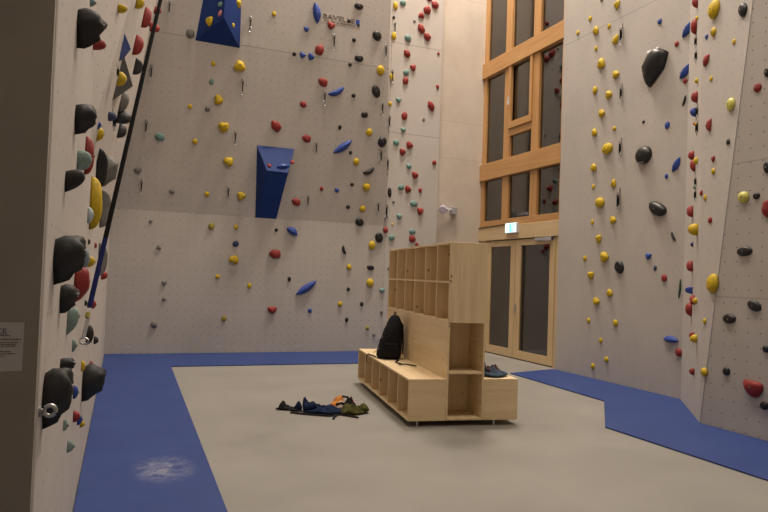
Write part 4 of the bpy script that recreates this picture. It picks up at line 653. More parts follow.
# ------------------------------------------------------------------ window wall
WX = 7.03
bm = bmesh.new(); box(bm, (WX+.02, 9.0, 6.07+2.3), (WX+.3, 12.2, TOP)); structure(link_mesh('wall_window_top', bm, M['larch_y']))
def member(name, y0, y1, z0, z1, mat, x0=WX, x1=WX+.1, parent=None, kind=True):
    bm = bmesh.new(); box(bm, (x0, y0, z0), (x1, y1, z1)); o = link_mesh(name, bm, mat, parent); bevel(o, .006, 2)
    if kind and not parent: structure(o)
    return o
member('trim_2', 9.2, 12.2, 5.76, 6.08, M['larch_y'], WX-.05, WX+.12)
member('trim_3', 9.2, 12.2, 3.57, 3.92, M['larch_y'], WX-.05, WX+.12)
member('trim_4', 9.2, 12.2, 2.58, 2.71, M['larch_y'], WX-.01, WX+.12)
member('trim_5', 9.2, 12.2, 2.30, 2.578, M['lintel'], WX-.03, WX+.12)
def window(n, z0, z1, sash=False):
    w = structure(empty('window_%d' % n, (0, 0, 0)))
    posts = [(12.09, 12.2), (11.15, 11.37), (10.18, 10.40), (9.2, 9.50)]
    for a, b_ in posts: member('mullion', a, b_, z0, z1, M['larch_z'], parent=w)
    for (a, b_) in ((11.37, 12.09), (10.40, 11.15), (9.50, 10.18)):
        zz = z0
        if sash and abs(a-10.40) < .01:
            member('transom', a, b_, 4.36, 4.50, M['larch_y'], parent=w)
            bm = bmesh.new(); box(bm, (WX+.05, a, z0), (WX+.06, b_, 4.36)); link_mesh('pane', bm, M['glass'], w)
            s = member('sash_rail', a-.03, b_+.03, 4.50, 4.63, M['larch_y'], WX-.035, WX+.03, parent=w)
            member('sash_stile', a-.03, a+.05, 4.63, z1, M['larch_z'], WX-.035, WX+.03, parent=w)
            member('sash_stile', b_-.05, b_+.03, 4.63, z1, M['larch_z'], WX-.035, WX+.03, parent=w)
            bm = bmesh.new(); box(bm, (WX-.06, b_-.015, 4.98), (WX-.036, b_+.005, 5.14)); box(bm, (WX-.075, b_-.012, 4.98), (WX-.06, b_+.002, 5.06))
            link_mesh('handle', bm, M['white_plastic'], w)
            zz = 4.63
        bm = bmesh.new(); box(bm, (WX+.05, a, zz), (WX+.06, b_, z1)); link_mesh('pane', bm, M['glass'], w)
    return w
window(1, 2.71, 3.57); window(2, 3.92, 5.76, True); window(3, 6.08, 8.37)
def door(n, y0, y1, g0, g1, handle):
    d = structure(empty('door_%d' % n))
    bm = bmesh.new()
    for a, b_, c, e in ((y0, g0, .02, 2.28), (g1, y1, .02, 2.28), (g0, g1, .02, .17), (g0, g1, 2.17, 2.28)): box(bm, (WX, a, c), (WX+.06, b_, e))
    link_mesh('door_leaf', bm, M['door_wood'], d)
    bm = bmesh.new(); box(bm, (WX+.025, g0, .17), (WX+.035, g1, 2.17)); link_mesh('pane', bm, M['glass'], d)
    if handle:
        bm = bmesh.new(); box(bm, (WX-.008, y1-.06, .86), (WX, y1-.025, 1.06)); tube(bm, [(WX-.008, y1-.045, .98), (WX-.05, y1-.045, .98), (WX-.05, y1-.14, .98)], .010, 8)
        link_mesh('door_handle', bm, M['steel'], d)
        bm = bmesh.new(); box(bm, (WX-.05, 9.62, 2.235), (WX, 10.13, 2.285)); box(bm, (WX-.06, 9.62, 2.22), (WX, 9.85, 2.29)); bevel(link_mesh('door_closer', bm, M['grey_plastic'], d), .006)
door(1, 10.825, 11.90, 10.98, 11.73, False); door(2, 9.57, 10.813, 9.72, 10.64, True)
member('trim_6', 11.91, 12.2, 0, 2.30, M['door_wood']); member('trim_7', 9.2, 9.56, 0, 2.30, M['door_wood'])
# exit sign on the lintel, its cable, the lamp on the concrete
ex = empty('exit_sign', (WX-.03, 10.865, 2.41)); tag(ex, 'glowing green and white exit sign above the glazed double door', 'exit sign')
bm = bmesh.new(); box(bm, (-.06, -.20, 0), (0, .20, .20)); bevel(link_mesh('housing', bm, M['white_plastic'], ex), .006)
bm = bmesh.new(); box(bm, (-.064, -.19, .012), (-.060, .19, .19)); link_mesh('lit_panel', bm, M['sign_white'], ex)
bm = bmesh.new()                       # running figure making for a door, in green
box(bm, (-.067, -.165, .025), (-.064, -.15, .175)); box(bm, (-.067, -.165, .16), (-.064, -.06, .175)); box(bm, (-.067, -.075, .025), (-.064, -.06, .16))
box(bm, (-.067, -.02, .02), (-.064, .035, .18))
tube(bm, [(-.0655, .005, .10), (-.0655, -.035, .06), (-.0655, -.05, .03)], .010, 6); tube(bm, [(-.0655, .0, .10), (-.0655, -.045, .13)], .009, 6)
link_mesh('pictogram', bm, M['sign_green'], ex)
bm = bmesh.new(); tube(bm, [(WX-.035, 12.19, 2.575), (WX-.036, 11.6, 2.585), (WX-.036, 11.1, 2.60), (WX-.036, 10.95, 2.615)], .010, 6)
tag(link_mesh('sign_cable', bm, M['dark_rubber'], None), 'thin dark cable running along the sill to the exit sign', 'cable')
wl = empty('wall_lamp', (6.36, 12.2, 2.90)); tag(wl, 'white swivel spotlight on a box on the concrete wall', 'lamp')
bm = bmesh.new(); box(bm, (-.06, -.12, -.075), (.06, 0, .075)); bevel(link_mesh('junction_box', bm, M['grey_plastic'], wl), .008)
bm = bmesh.new(); tube(bm, [(-.06, -.06, .02), (-.20, -.08, .03), (-.27, -.09, .03)], .022, 8); tube(bm, [(-.13, -.07, -.02), (-.13, -.07, .05)], .030, 8); link_mesh('arm', bm, M['white_plastic'], wl)
bm = bmesh.new()
prof = [(.0, .02), (.045, .03), (.07, .06), (.08, .10), (.085, .13), (.07, .14), (.0, .13)]
ax = Vector((-.5, -.75, -.35)).normalized(); sx_ = ax.cross(Vector((0, 0, 1))).normalized(); sy_ = sx_.cross(ax)
rings = [[bm.verts.new(Vector((-.24, -.06, .045)) + ax*h + (sx_*math.cos(2*PI*j/16) + sy_*math.sin(2*PI*j/16))*max(r, .002)) for j in range(16)] for r, h in prof]
for a, b_ in zip(rings, rings[1:]):
    for j in range(16): bm.faces.new((a[j], a[(j+1) % 16], b_[(j+1) % 16], b_[j]))
bm.faces.new(rings[0]); bm.faces.new(rings[-1][::-1])
link_mesh('lamp_head', bm, M['lilac_plastic'], wl, True)
# ------------------------------------------------------------------ mats
def mat_thing(name, pts, mat, label):
    bm = bmesh.new(); prism(bm, [(x, y, .001) for x, y in pts], (0, 0, .016)); o = link_mesh(name, bm, mat); bevel(o, .004, 2)
    tag(o, label, 'mat', 'blue floor mats'); return o
mat_thing('crash_mat', [(-.212, .2), (.655, .2), (.67, 4.13), (.76, 10.53), (5.2, 10.5), (5.2, 12.115), (-.212, 12.115)], mat_vinyl((.36, 5.15, 4.4, 3.0)), 'L-shaped blue mat with a chalk patch along the left and back walls')
mat_thing('crash_mat', [(5.85, 9.05), (6.885, 9.34), (6.885, 6.60), (5.925, 5.405), (5.925, .5), (4.77, .5), (4.73, 5.51), (5.75, 6.73)], mat_vinyl(), 'stepped blue mat along the right wall below the yellow holds')
# ------------------------------------------------------------------ climbing holds
HC = {'yellow': (.56, .385, .006), 'red': (.27, .022, .018), 'blue': (.022, .06, .30), 'teal': (.15, .27, .25), 'grey': (.17, .165, .15), 'black': (.010, .010, .011),
      'olive': (.30, .25, .03), 'lime': (.58, .55, .12), 'navy': (.04, .05, .12), 'brown': (.014, .011, .010), 'charcoal': (.017, .017, .017), 'mint': (.22, .31, .28),
      'ice': (.42, .50, .53), 'steel': (.20, .26, .30), 'green': (.012, .05, .02), 'pink': (.50, .20, .20)}
HM = {k: plain(k+'_hold_resin', v, .42 if k in ('black', 'lime') else .65, 0, .18, 6, .15) for k, v in HC.items()}
def outline(shape, th, rnd):
    c, s = math.cos(th), math.sin(th)
    if shape == 'ball': r = .5*(1+.03*math.sin(2*th+rnd)); return r*c, r*s
    if shape == 'knob': r = .45*(1+.11*math.cos(3*th+rnd*2)+.05*math.cos(5*th+rnd)); return r*c, r*s
    if shape in ('chip', 'jug', 'horn'): r = .5*(1+.07*math.sin(th+.6)+.06*math.cos(2*th+rnd)); return r*c, r*s
    if shape in ('tri', 'wedge', 'trap', 'drop'):
        if shape == 'drop': P = [(-.49, 0), (-.2, .36), (.1, .5), (.5, .29), (.31, -.12), (-.27, -.52), (-.42, -.24)]
        elif shape == 'tri': P = [(0, .52), (-.5, -.42), (.5, -.40)]
        elif shape == 'wedge': P = [(-.12, .52), (-.5, .02), (-.2, -.5), (.46, -.32), (.36, .18)]
        else: P = [(-.5, .48), (-.46, .1), (-.05, -.5), (.18, -.5), (.5, .12), (.48, .38)]
        best = 9
        for (x0, y0), (x1, y1) in zip(P, P[1:]+P[:1]):
            d = c*(y1-y0) - s*(x1-x0)
            if abs(d) < 1e-6: continue
            t = (x0*(y1-y0) - y0*(x1-x0))/d
            if t > 0: best = min(best, t)
        r = best if shape == 'drop' else min(best, .60)*.62 + .19
        return r*c, r*s
    if shape == 'leaf': y = .5*s; x = .5*c*(1-(abs(2*y))**2.2)**.5 * (1 if abs(c) > 0 else 0) if abs(2*y) < 1 else 0; return x*.9+.10*(1-(2*y)**2), y
    if shape == 'leaf2': x = .5*c; y = .5*s*(1-(abs(2*x))**2.4)**.35 if abs(2*x) < 1 else 0; return x, (y if y > 0 else y*.6)
    if shape in ('bean', 'bean2', 'cres'):
        x, y = .5*c, .30*s; kk = .9 if shape != 'bean2' else .35
        if shape == 'cres': return y*1.3 - (x*x-.1)*1.0, x
        return x, y*(1.35 if shape == 'bean2' else 1) + (x*x-.09)*kk
    if shape in ('claw', 'dome'):
        x, y = .5*c, .5*s; w = 1 if y > 0 else max(.05, 1-(-y/.5)**1.3); return x*w, y
    if shape == 'long': return .5*c*(1-.3*s*s), .5*s
    return .5*c, .5*s
LEAN = {'jug': .16, 'horn': .34, 'dome': .20, 'claw': .26, 'chip': .06, 'wedge': .05, 'tri': .03, 'trap': .10, 'drop': .12, 'long': 0}
CACHE = {}
def hold_mesh(shape, colour, var):
    key = (shape, colour, var)
    if key in CACHE: return CACHE[key]
    rnd = var*2.1; bm = bmesh.new(); N, K = 22, 7
    big = shape in ('dome', 'claw', 'cres', 'long', 'jug', 'horn')
    flatness = {'tri': .95, 'wedge': .9, 'leaf': 1.0, 'leaf2': 1.0, 'trap': .75}.get(shape, .62)
    rings = []
    for k in range(K):
        f = k/K*PI/2
        rho = math.cos(f)**(.8 if flatness < 1 else 1.0); h = math.sin(f)**(.85 if flatness < 1 else flatness)
        if shape in ('ball', 'knob', 'dome', 'claw') and 0 < k < 3: rho = min(1.05, rho*1.06)
        ring = []
        for j in range(N):
            x, y = outline(shape, 2*PI*j/N, rnd)
            x, y = x*rho, y*rho
            x += LEAN.get(shape, 0)*.3*h*math.sin(rnd); y += LEAN.get(shape, 0)*h
            lump = noise.noise(Vector((x*3.2+var*7, y*3.2, h*2+len(shape)))*(1.5 if shape in ('claw', 'dome') else 1))
            amp = (.16 if shape == 'knob' else .22 if shape in ('claw', 'dome') else .13 if shape in ('jug', 'trap') else .05) if k else 0
            hh = h*(1+amp*lump); ring.append(bm.verts.new((x*(1+amp*.6*lump), y*(1+amp*.6*lump), hh)))
        rings.append(ring)
    x, y = LEAN.get(shape, 0)*.3*math.sin(rnd), LEAN.get(shape, 0)
    tip = bm.verts.new((x, y, .94 if shape in ('ball', 'knob') else 1.0))
    bm.faces.new(rings[0][::-1])
    for a, b_ in zip(rings, rings[1:]):
        for j in range(N): bm.faces.new((a[j], a[(j+1) % N], b_[(j+1) % N], b_[j]))
    for j in range(N): bm.faces.new((rings[-1][j], rings[-1][(j+1) % N], tip))
    me = bpy.data.meshes.new('climbing_hold'); bm.to_mesh(me); bm.free()
    for p in me.polygons: p.use_smooth = shape not in ('tri', 'wedge') or len(p.vertices) > 4 and False
    if shape in ('tri', 'wedge', 'trap'):
        for p in me.polygons: p.use_smooth = True
    me.materials.append(HM[colour]); CACHE[key] = (me, (x, y)); return CACHE[key]
bm = bmesh.new(); tube(bm, [(0, 0, -.3), (0, 0, .5)], .5, 10); bolt_o = None
bolt_me = bpy.data.meshes.new('bolt'); bm.to_mesh(bolt_me); bm.free(); bolt_me.materials.append(M['galv'])
def frame(p, n, ang=0):
    n = Vector(n).normalized(); x = Vector((0, 0, 1)).cross(n).normalized(); y = n.cross(x)
    R = Matrix((x, y, n)).transposed().to_4x4()
    return Matrix.Translation(p) @ R @ Matrix.Rotation(math.radians(ang), 4, 'Z')
for i, (px, py, pz, nx, ny, nz_, sx, sy, sp, ang, col, sh, hasbolt, label, group) in enumerate(HOLDS):
    me, (tx, ty) = hold_mesh(sh, col, i % 3)
    o = bpy.data.objects.new('climbing_hold', me); COLL.objects.link(o)
    o.matrix_world = frame((px, py, pz), (nx, ny, nz_), ang) @ Matrix.Diagonal((sx, sy, sp, 1))
    tag(o, label, 'climbing hold', group)
    if hasbolt:
        b_ = bpy.data.objects.new('bolt', bolt_me); COLL.objects.link(b_); b_.parent = o
        r = .017; b_.matrix_local = Matrix.Translation((tx, ty, .95)) @ Matrix.Diagonal((r/sx, r/sy, .012/sp, 1))
    if 'metal plate' in label:
        bm = bmesh.new(); box(bm, (-.14, .40, .05), (.16, .47, .75)); link_mesh('metal_plate', bm, M['steel'], o)
    if 'chalk on its top' in label:
        bm = bmesh.new()
        R_, rr = 8, []
        for a in range(12):
            t = 2*PI*a/12; rr.append(bm.verts.new((.04+.22*math.cos(t)*(1+.25*math.sin(3*t)), .40+.07*math.sin(t)*(1+.3*math.cos(2*t)), .62+.13*math.sin(-t))))
        bm.faces.new(rr); c_ = link_mesh('chalk_patch', bm, M['paper'], o)
        c_.modifiers.new('thick', 'SOLIDIFY').thickness = .05
# ------------------------------------------------------------------ quickdraws
def ring_path(c, rx, rz, n=12, ax=Vector((1, 0, 0))):
    return [Vector(c) + ax*math.cos(2*PI*k/n)*rx + Vector((0, 0, 1))*math.sin(2*PI*k/n)*rz for k in range(n)]
qd = None
for (px, py, pz, nx, ny, nz_, L, label) in QUICKDRAWS:
    r = empty('quickdraw'); f = frame((px, py, pz), (nx, ny, nz_))
    s = Vector((0, 0, 1)).cross(Vector((nx, ny, 0)).normalized())
    r.location = (px, py, pz); r.rotation_euler = (0, 0, math.atan2(s.y, s.x))
    n_ = .035
    if qd is None:
        qd = []
        bm = bmesh.new(); box(bm, (-.018, -.004, -.03), (.018, .002, .03)); box(bm, (-.012, -.03, -.03), (.012, -.002, -.022)); qd.append(link_mesh('bolt_hanger', bm, M['galv'], r))
        bm = bmesh.new(); tube(bm, ring_path((0, -.035, -.07), .024, .045), .0085, 6, True); qd.append(link_mesh('upper_carabiner', bm, M['galv'], r))
        bm = bmesh.new(); tube(bm, [(0, -.035, -.085), (.002, -.036, -.16), (0, -.035, -.25)], 0, 8, False, (.027, .010)); qd.append(link_mesh('sling', bm, M['sling'], r))
        bm = bmesh.new(); tube(bm, ring_path((0, -.035, -.275), .026, .05), .0085, 6, True); qd.append(link_mesh('lower_carabiner', bm, M['steel'], r))
    else:
        for c in qd:
            d = c.copy(); COLL.objects.link(d); d.parent = r
    k = L/.325; r.scale = (k, k, k)
    tag(r, label, 'quickdraw', 'quickdraws hanging on the walls')
# ------------------------------------------------------------------ wedge volumes
M['volume_blue'] = plain('dark_blue_volume_paint', (.009, .033, .16), .6, 0, .12, 3)
M['volume_blue'].node_tree.nodes['Principled BSDF'].inputs['Specular IOR Level'].default_value = .2
M['volume_black'] = plain('black_volume_paint', (.007, .006, .006), .8, 0, .2, 3)
a, b_, c, d, e, f = [Vector(v) for v in LOWER_VOLUME]
bm = bmesh.new(); poly(bm, [a, b_, c, d, e, f], [(0,1,5,4),(0,4,3),(4,5,2,3),(1,2,5),(0,3,2,1)])
o = link_mesh('wedge_volume', bm, M['volume_blue']); tag(o, 'long blue wedge volume tapering downward in the middle of the back wall', 'climbing volume', 'blue volumes on the back wall')
a, b_, c, d, e, f = [Vector(v) for v in UPPER_VOLUME]
up = Vector((0, -K2*.9, .9)); a2, d2, e2 = a+up+Vector((.1, 0, 0)), d+up, e+up
bm = bmesh.new(); poly(bm, [a2, b_, c, d2, e2, f], [(0,1,5,4),(1,2,5),(2,3,4,5),(0,4,3),(0,3,2,1)])
o = link_mesh('wedge_volume', bm, M['volume_blue']); tag(o, 'upper blue wedge volume cut by the top border, back wall', 'climbing volume', 'blue volumes on the back wall')
def spike(name, base, apex, mat, label, group=None):
    bm = bmesh.new(); n = len(base)
    poly(bm, list(base)+[apex], [tuple(range(n))[::-1]]+[(i, (i+1) % n, n) for i in range(n)])
    o = link_mesh(name, bm, mat); tag(o, label, 'climbing volume'); return o
spike('wedge_volume', [Vector(v) for v in LEFT_BLUE[:4]], Vector(LEFT_BLUE[4]), M['volume_blue'], 'tall narrow blue volume high on the left wall above a black one')
spike('wedge_volume', [Vector(v) for v in LEFT_BLACK[:4]], Vector(LEFT_BLACK[4]), M['volume_black'], 'large black volume high on the left wall carrying a yellow hold')
# ------------------------------------------------------------------ lettered banner on the back wall
ban = empty('lettered_banner', BANNER[0]); ban.rotation_euler = (math.atan(K2), 0, 0); tag(ban, 'narrow banner with outlined letters high on the back wall', 'banner')
bm = bmesh.new(); box(bm, (0, -.004, 0), (.755, 0, .165)); link_mesh('banner_sheet', bm, M['banner'], ban)
def text(name, body, size, loc, mat, parent, outlined=False, rot=(PI/2, 0, 0), sx=1):
    cu = bpy.data.curves.new(name, 'FONT'); cu.body = body; cu.size = size
    if outlined: cu.fill_mode = 'NONE'; cu.bevel_depth = .0024; cu.bevel_resolution = 0
    else: cu.extrude = .0008
    tmp = bpy.data.objects.new(name, cu); COLL.objects.link(tmp); bpy.context.view_layer.update()
    me = bpy.data.meshes.new_from_object(tmp.evaluated_get(bpy.context.evaluated_depsgraph_get()))
    bpy.data.objects.remove(tmp); bpy.data.curves.remove(cu); me.materials.clear(); me.materials.append(mat)
    o = bpy.data.objects.new(name, me); COLL.objects.link(o)
    o.parent = parent; o.location = loc; o.rotation_euler = rot; o.scale = (sx, 1, 1); return o
text('outlined_letters', 'BAVELLE', .125, (.02, -.007, .066), M['black_print'], ban, True, sx=1.32)
text('small_print', 'the way to experience', .06, (.06, -.006, .014), M['black_print'], ban, sx=1.12)
bm = bmesh.new(); box(bm, (.67, -.007, .05), (.745, -.004, .15)); link_mesh('logo_square', bm, M['blue_print'], ban)
bm = bmesh.new(); box(bm, (.70, -.009, .02), (.75, -.0065, .075)); link_mesh('logo_corner', bm, M['black_print'], ban)
# notice sheet on the dark end wall
nt_ = empty('paper_notice', (-.331, 2.2062, 1.183)); tag(nt_, 'pale printed notice sheet on the dark end wall at left', 'notice')
bm = bmesh.new(); box(bm, (-.10, -.003, 0), (.070, 0, .143)); link_mesh('sheet', bm, M['paper'], nt_)
bm = bmesh.new()
for zz, x1, hh in ((.1035, .035, .003), (.092, .064, .0026), (.083, .056, .0022), (.0775, .05, .002), (.072, .052, .002), (.057, .038, .0022), (.050, .051, .002), (.043, .024, .002)):
    x = -.095
    while x < x1:
        w = random.uniform(.006, .016); box(bm, (x, -.0045, zz), (min(x+w, x1), -.003, zz+hh)); x += w+.0025
link_mesh('text_lines', bm, M['ink'], nt_)
text('heading', 'NOTICE', .022, (-.055, -.004, .110), M['ink'], nt_)
for k, x in enumerate((.139, 1.679, 3.141, 4.18)):
    bm = bmesh.new(); box(bm, (-.055, -.002, -.02), (.055, 0, .02)); o = link_mesh('wall_sticker', bm, M['paper']); o.location = (x, 12.13, .125)
    tag(o, 'small white sticker low on the back wall, ' + ('leftmost of four', 'second from left of four', 'third from left of four', 'rightmost of four')[k], 'sticker', 'stickers along the back wall foot')
# ------------------------------------------------------------------ auto-belay strap on the left wall
P0, P1 = Vector((-.190, 4.40, 1.150)), Vector((.212, 6.00, 3.834))
st = empty('belay_strap', (-.205, 4.40, 1.05)); tag(st, 'black and blue belay strap slanting up the left wall from a steel ring', 'belay strap')
base = Vector(st.location)
def along(t): return P0 + (P1-P0)*t - base
bm = bmesh.new(); tube(bm, [along(.19+.05*k) for k in range(0, 28)], 0, 8, False, (.0165, .006)); link_mesh('black_webbing', bm, M['strap_black'], st)
bm = bmesh.new(); tube(bm, [along(.035+.0165*k) for k in range(0, 11)], 0, 8, False, (.0165, .007)); link_mesh('blue_webbing', bm, M['strap_blue'], st)
bm = bmesh.new(); tube(bm, [along(.012), along(.022)], .014, 10); link_mesh('swivel', bm, HM['olive'], st)
bm = bmesh.new(); tube(bm, [along(.012), along(.0), along(-.03)], .006, 8); tube(bm, [along(.01)+Vector((.013, 0, 0)), along(-.03)+Vector((.013, 0, 0))], .005, 8); link_mesh('carabiner', bm, M['galv'], st)
bm = bmesh.new(); c0 = along(-.038)
tube(bm, [c0 + Vector((.026*math.cos(t*PI/8)+.012, -.01*math.cos(t*PI/8), .019*math.sin(t*PI/8))) for t in range(16)], .0055, 8, True); tube(bm, [c0+Vector((-.012, 0, 0)), Vector((-.217, c0.y+base.y, c0.z+base.z))-base], .008, 8); link_mesh('ring', bm, M['steel'], st)
# steel ring on the big lower claw hold
ar = empty('anchor_ring', (-.217, 2.290, 1.050)); tag(ar, 'steel anchor ring fixed in front of the lower charcoal claw hold, left wall', 'anchor ring')
bm = bmesh.new(); tube(bm, [Vector((.030 + .016*math.cos(t*PI/10), -.02, .016*math.sin(t*PI/10))) for t in range(20)], .0065, 10, True); link_mesh('ring', bm, M['steel'], ar, True)
bm = bmesh.new(); tube(bm, [(-.008, -.02, 0), (.014, -.02, 0)], .008, 8); tube(bm, [(-.008, -.02, 0), (.005, -.02, 0)], .018, 10); link_mesh('stud', bm, M['galv'], ar)
# ------------------------------------------------------------------ the plywood shelf island
SO, SA = (2.715, 6.028, 0), -.1495
L, W1, W2, W3 = 2.644, .395, .802, 1.179
BZ, BH, TH, UZ, MZ, T = .055, .475, 1.870, 1.045, 1.458, .021
sh = empty('shelf_unit', SO, SA); tag(sh, 'pine plywood shelf island with low cubby benches on both sides', 'shelf')
def bx(name, a, b_, mat, parent=None, bev=.0025):
    bm = bmesh.new(); box(bm, a, b_); o = link_mesh(name, bm, mat, parent or sh); bevel(o, bev, 2); return o
def shell(name, boxes, mat):
    bm = bmesh.new()
    for a, b_ in boxes: box(bm, a, b_)
    o = link_mesh(name, bm, mat, sh); bevel(o, .0025, 2); return o
def bench(s0, s1, front):                                # front = side on which the cubbies open
    lo, hi = s0, s1
    back = (hi-T, hi) if front < 0 else (lo, lo+T)
    b_ = shell('bench', [((lo, T, BZ), (hi, L-T, BZ+T)), ((back[0], T, BZ+T), (back[1], L-T, BH-T))], M['pine_y'])
    bx('bench_top', (lo, 0, BH-T), (hi, L, BH), M['pine_y'])
    for t0 in (0, L-T): bx('bench_end', (lo, t0, BZ), (hi, t0+T, BH-T), M['pine_x'])
    pitch = (L-T)/6
    for k in range(1, 6):
        x0, x1 = (lo+.003, hi-T) if front < 0 else (lo+T, hi-.003)
        bx('divider', (x0, k*pitch, BZ+T), (x1, k*pitch+T, BH-T), M['pine_z'], b_)
bench(0, W1-.001, -1); bench(W2+.001, W3, 1)
# tower foot with open cubbies at both ends
DP = .40
t = shell('tower_base', [((W1, 0, BZ), (W1+T, L, UZ)), ((W2-T, 0, BZ), (W2, L, UZ)), ((W1+T, .004, BZ), (W2-T, L-.004, BZ+T))], M['pine_y'])
for t0 in (0, L-DP): bx('end_shelf', (W1+T, t0+.004 if t0 == 0 else t0, .545-T), (W2-T, t0+DP-.004, .545), M['pine_x'], t)
bx('back_panel', (W1+T, DP, BZ+T), (W2-T, DP+T, UZ), M['pine_z'], t); bx('back_panel', (W1+T, L-DP-T, BZ+T), (W2-T, L-DP, UZ), M['pine_z'], t)
# upper cabinet: six by two pigeonholes facing each bench
u = shell('upper_cabinet', [((W1, 0, UZ), (W2, T, TH-T)), ((W1, L-T, UZ), (W2, L, TH-T)), ((W1+.001, T, UZ), (W2-.001, L-T, UZ+T)), (((W1+W2)/2-.008, T, UZ+T), ((W1+W2)/2+.008, L-T, TH-T))], M['pine_z'])
bx('top_panel', (W1, 0, TH-T), (W2, L, TH), M['pine_y'])
mid = (W1+W2)/2
for s0, s1 in ((W1+.004, mid-.009), (mid+.009, W2-.004)):
    bx('shelf_board', (s0, T, MZ-T/2), (s1, L-T, MZ+T/2), M['pine_y'], u)
    pitch = (L-T)/6
    for k in range(1, 6):
        for z0, z1 in ((UZ+T, MZ-T/2-.0005), (MZ+T/2+.0005, TH-T-.0005)): bx('divider', (s0, k*pitch, z0), (s1, k*pitch+T, z1), M['pine_z'], u)
for s in (.107, .93):
    for tt in (.03, L/2, L-.03):
        bm = bmesh.new(); tube(bm, [(s, tt, .001), (s, tt, BZ)], .011, 12); tube(bm, [(s, tt, .001), (s, tt, .006)], .015, 12); link_mesh('leg', bm, M['steel'], sh)
MS = Matrix.Translation(SO) @ Matrix.Rotation(SA, 4, 'Z')
# ------------------------------------------------------------------ backpack leaning on the backrest
bp_loc = MS @ Vector((.0, 1.64, BH))
bag = empty('backpack', bp_loc, SA); tag(bag, 'black backpack leaning on the shelf backrest on the left bench', 'backpack')
bm = bmesh.new(); rings = []
#      z    cs    half-s half-t
SEC = [(.000, .185, .135, .145), (.015, .183, .160, .170), (.07, .185, .168, .180), (.16, .200, .156, .178), (.27, .220, .135, .165), (.37, .235, .115, .145), (.45, .248, .092, .115), (.51, .252, .066, .080), (.54, .252, .036, .045)]
for k, (z, cs, hs, ht) in enumerate(SEC):
    ring = []
    for j in range(24):
        th = 2*PI*j/24; c, s = math.cos(th), math.sin(th)
        r = (abs(c)**3+abs(s)**3)**(-1/3)
        n_ = 1+.05*noise.noise(Vector((c*2, s*2, z*9)))+.025*math.sin(z*70)*(c < 0)
        ring.append(bm.verts.new((cs + hs*c*r*n_*.92, ht*s*r*n_*.92, z)))
    rings.append(ring)
for a, b_ in zip(rings, rings[1:]):
    for j in range(24): bm.faces.new((a[j], a[(j+1) % 24], b_[(j+1) % 24], b_[j]))
bm.faces.new(rings[0][::-1]); bm.faces.new(rings[-1])
o = link_mesh('pack_body', bm, M['black_cloth'], bag, True)
m_ = o.modifiers.new('smooth', 'SUBSURF'); m_.levels = 1; m_.render_levels = 1
bm = bmesh.new()
zig = [(.05, .13), (.12, -.08), (.19, .12), (.26, -.06), (.33, .10), (.40, -.05), (.45, .05)]
def surf(z):
    for (z0, c0, h0, _), (z1, c1, h1, _) in zip(SEC, SEC[1:]):
        if z0 <= z <= z1:
            w = (z-z0)/(z1-z0); return c0+(c1-c0)*w-(h0+(h1-h0)*w)-.004
tube(bm, [(surf(z)+.004, y, z) for z, y in zig], .0042, 6); link_mesh('lacing_cord', bm, M['grey_cord'], bag)
bm = bmesh.new(); tube(bm, [Vector((.252, .045*math.cos(t*PI/8), .53+.045*math.sin(t*PI/8))) for t in range(9)], .008, 6); link_mesh('carry_loop', bm, M['sling'], bag)
bm = bmesh.new(); box(bm, (.08, -.19, .03), (.26, -.165, .20)); bevel(link_mesh('side_pocket', bm, M['black_cloth'], bag), .02, 3)
for y in (-.035, .045):
    bm = bmesh.new(); tube(bm, [(.315, y*.6, .47), (.345, y, .42), (.352, y*1.2, .30), (.355, y*1.4, .18), (.35, y*1.5, .06)], 0, 8, False, (.022, .008)); link_mesh('shoulder_strap', bm, M['sling'], bag)
bm = bmesh.new(); tube(bm, [(.24, -.165, .012), (.25, -.24, .008), (.20, -.34, .008), (.17, -.46, .008), (.20, -.56, .008), (.15, -.66, .02), (.20, -.64, .012), (.25, -.60, .008), (.33, -.74, .008)], 0, 8, False, (.014, .006)); link_mesh('trailing_strap', bm, M['sling'], bag)
bm = bmesh.new(); tube(bm, [(.03, .05, .012), (.02, .2, .010), (.004, .36, .008), (-.012, .40, -.03), (-.012, .39, -.10)], 0, 8, False, (.011, .005)); link_mesh('waist_strap', bm, M['sling'], bag)
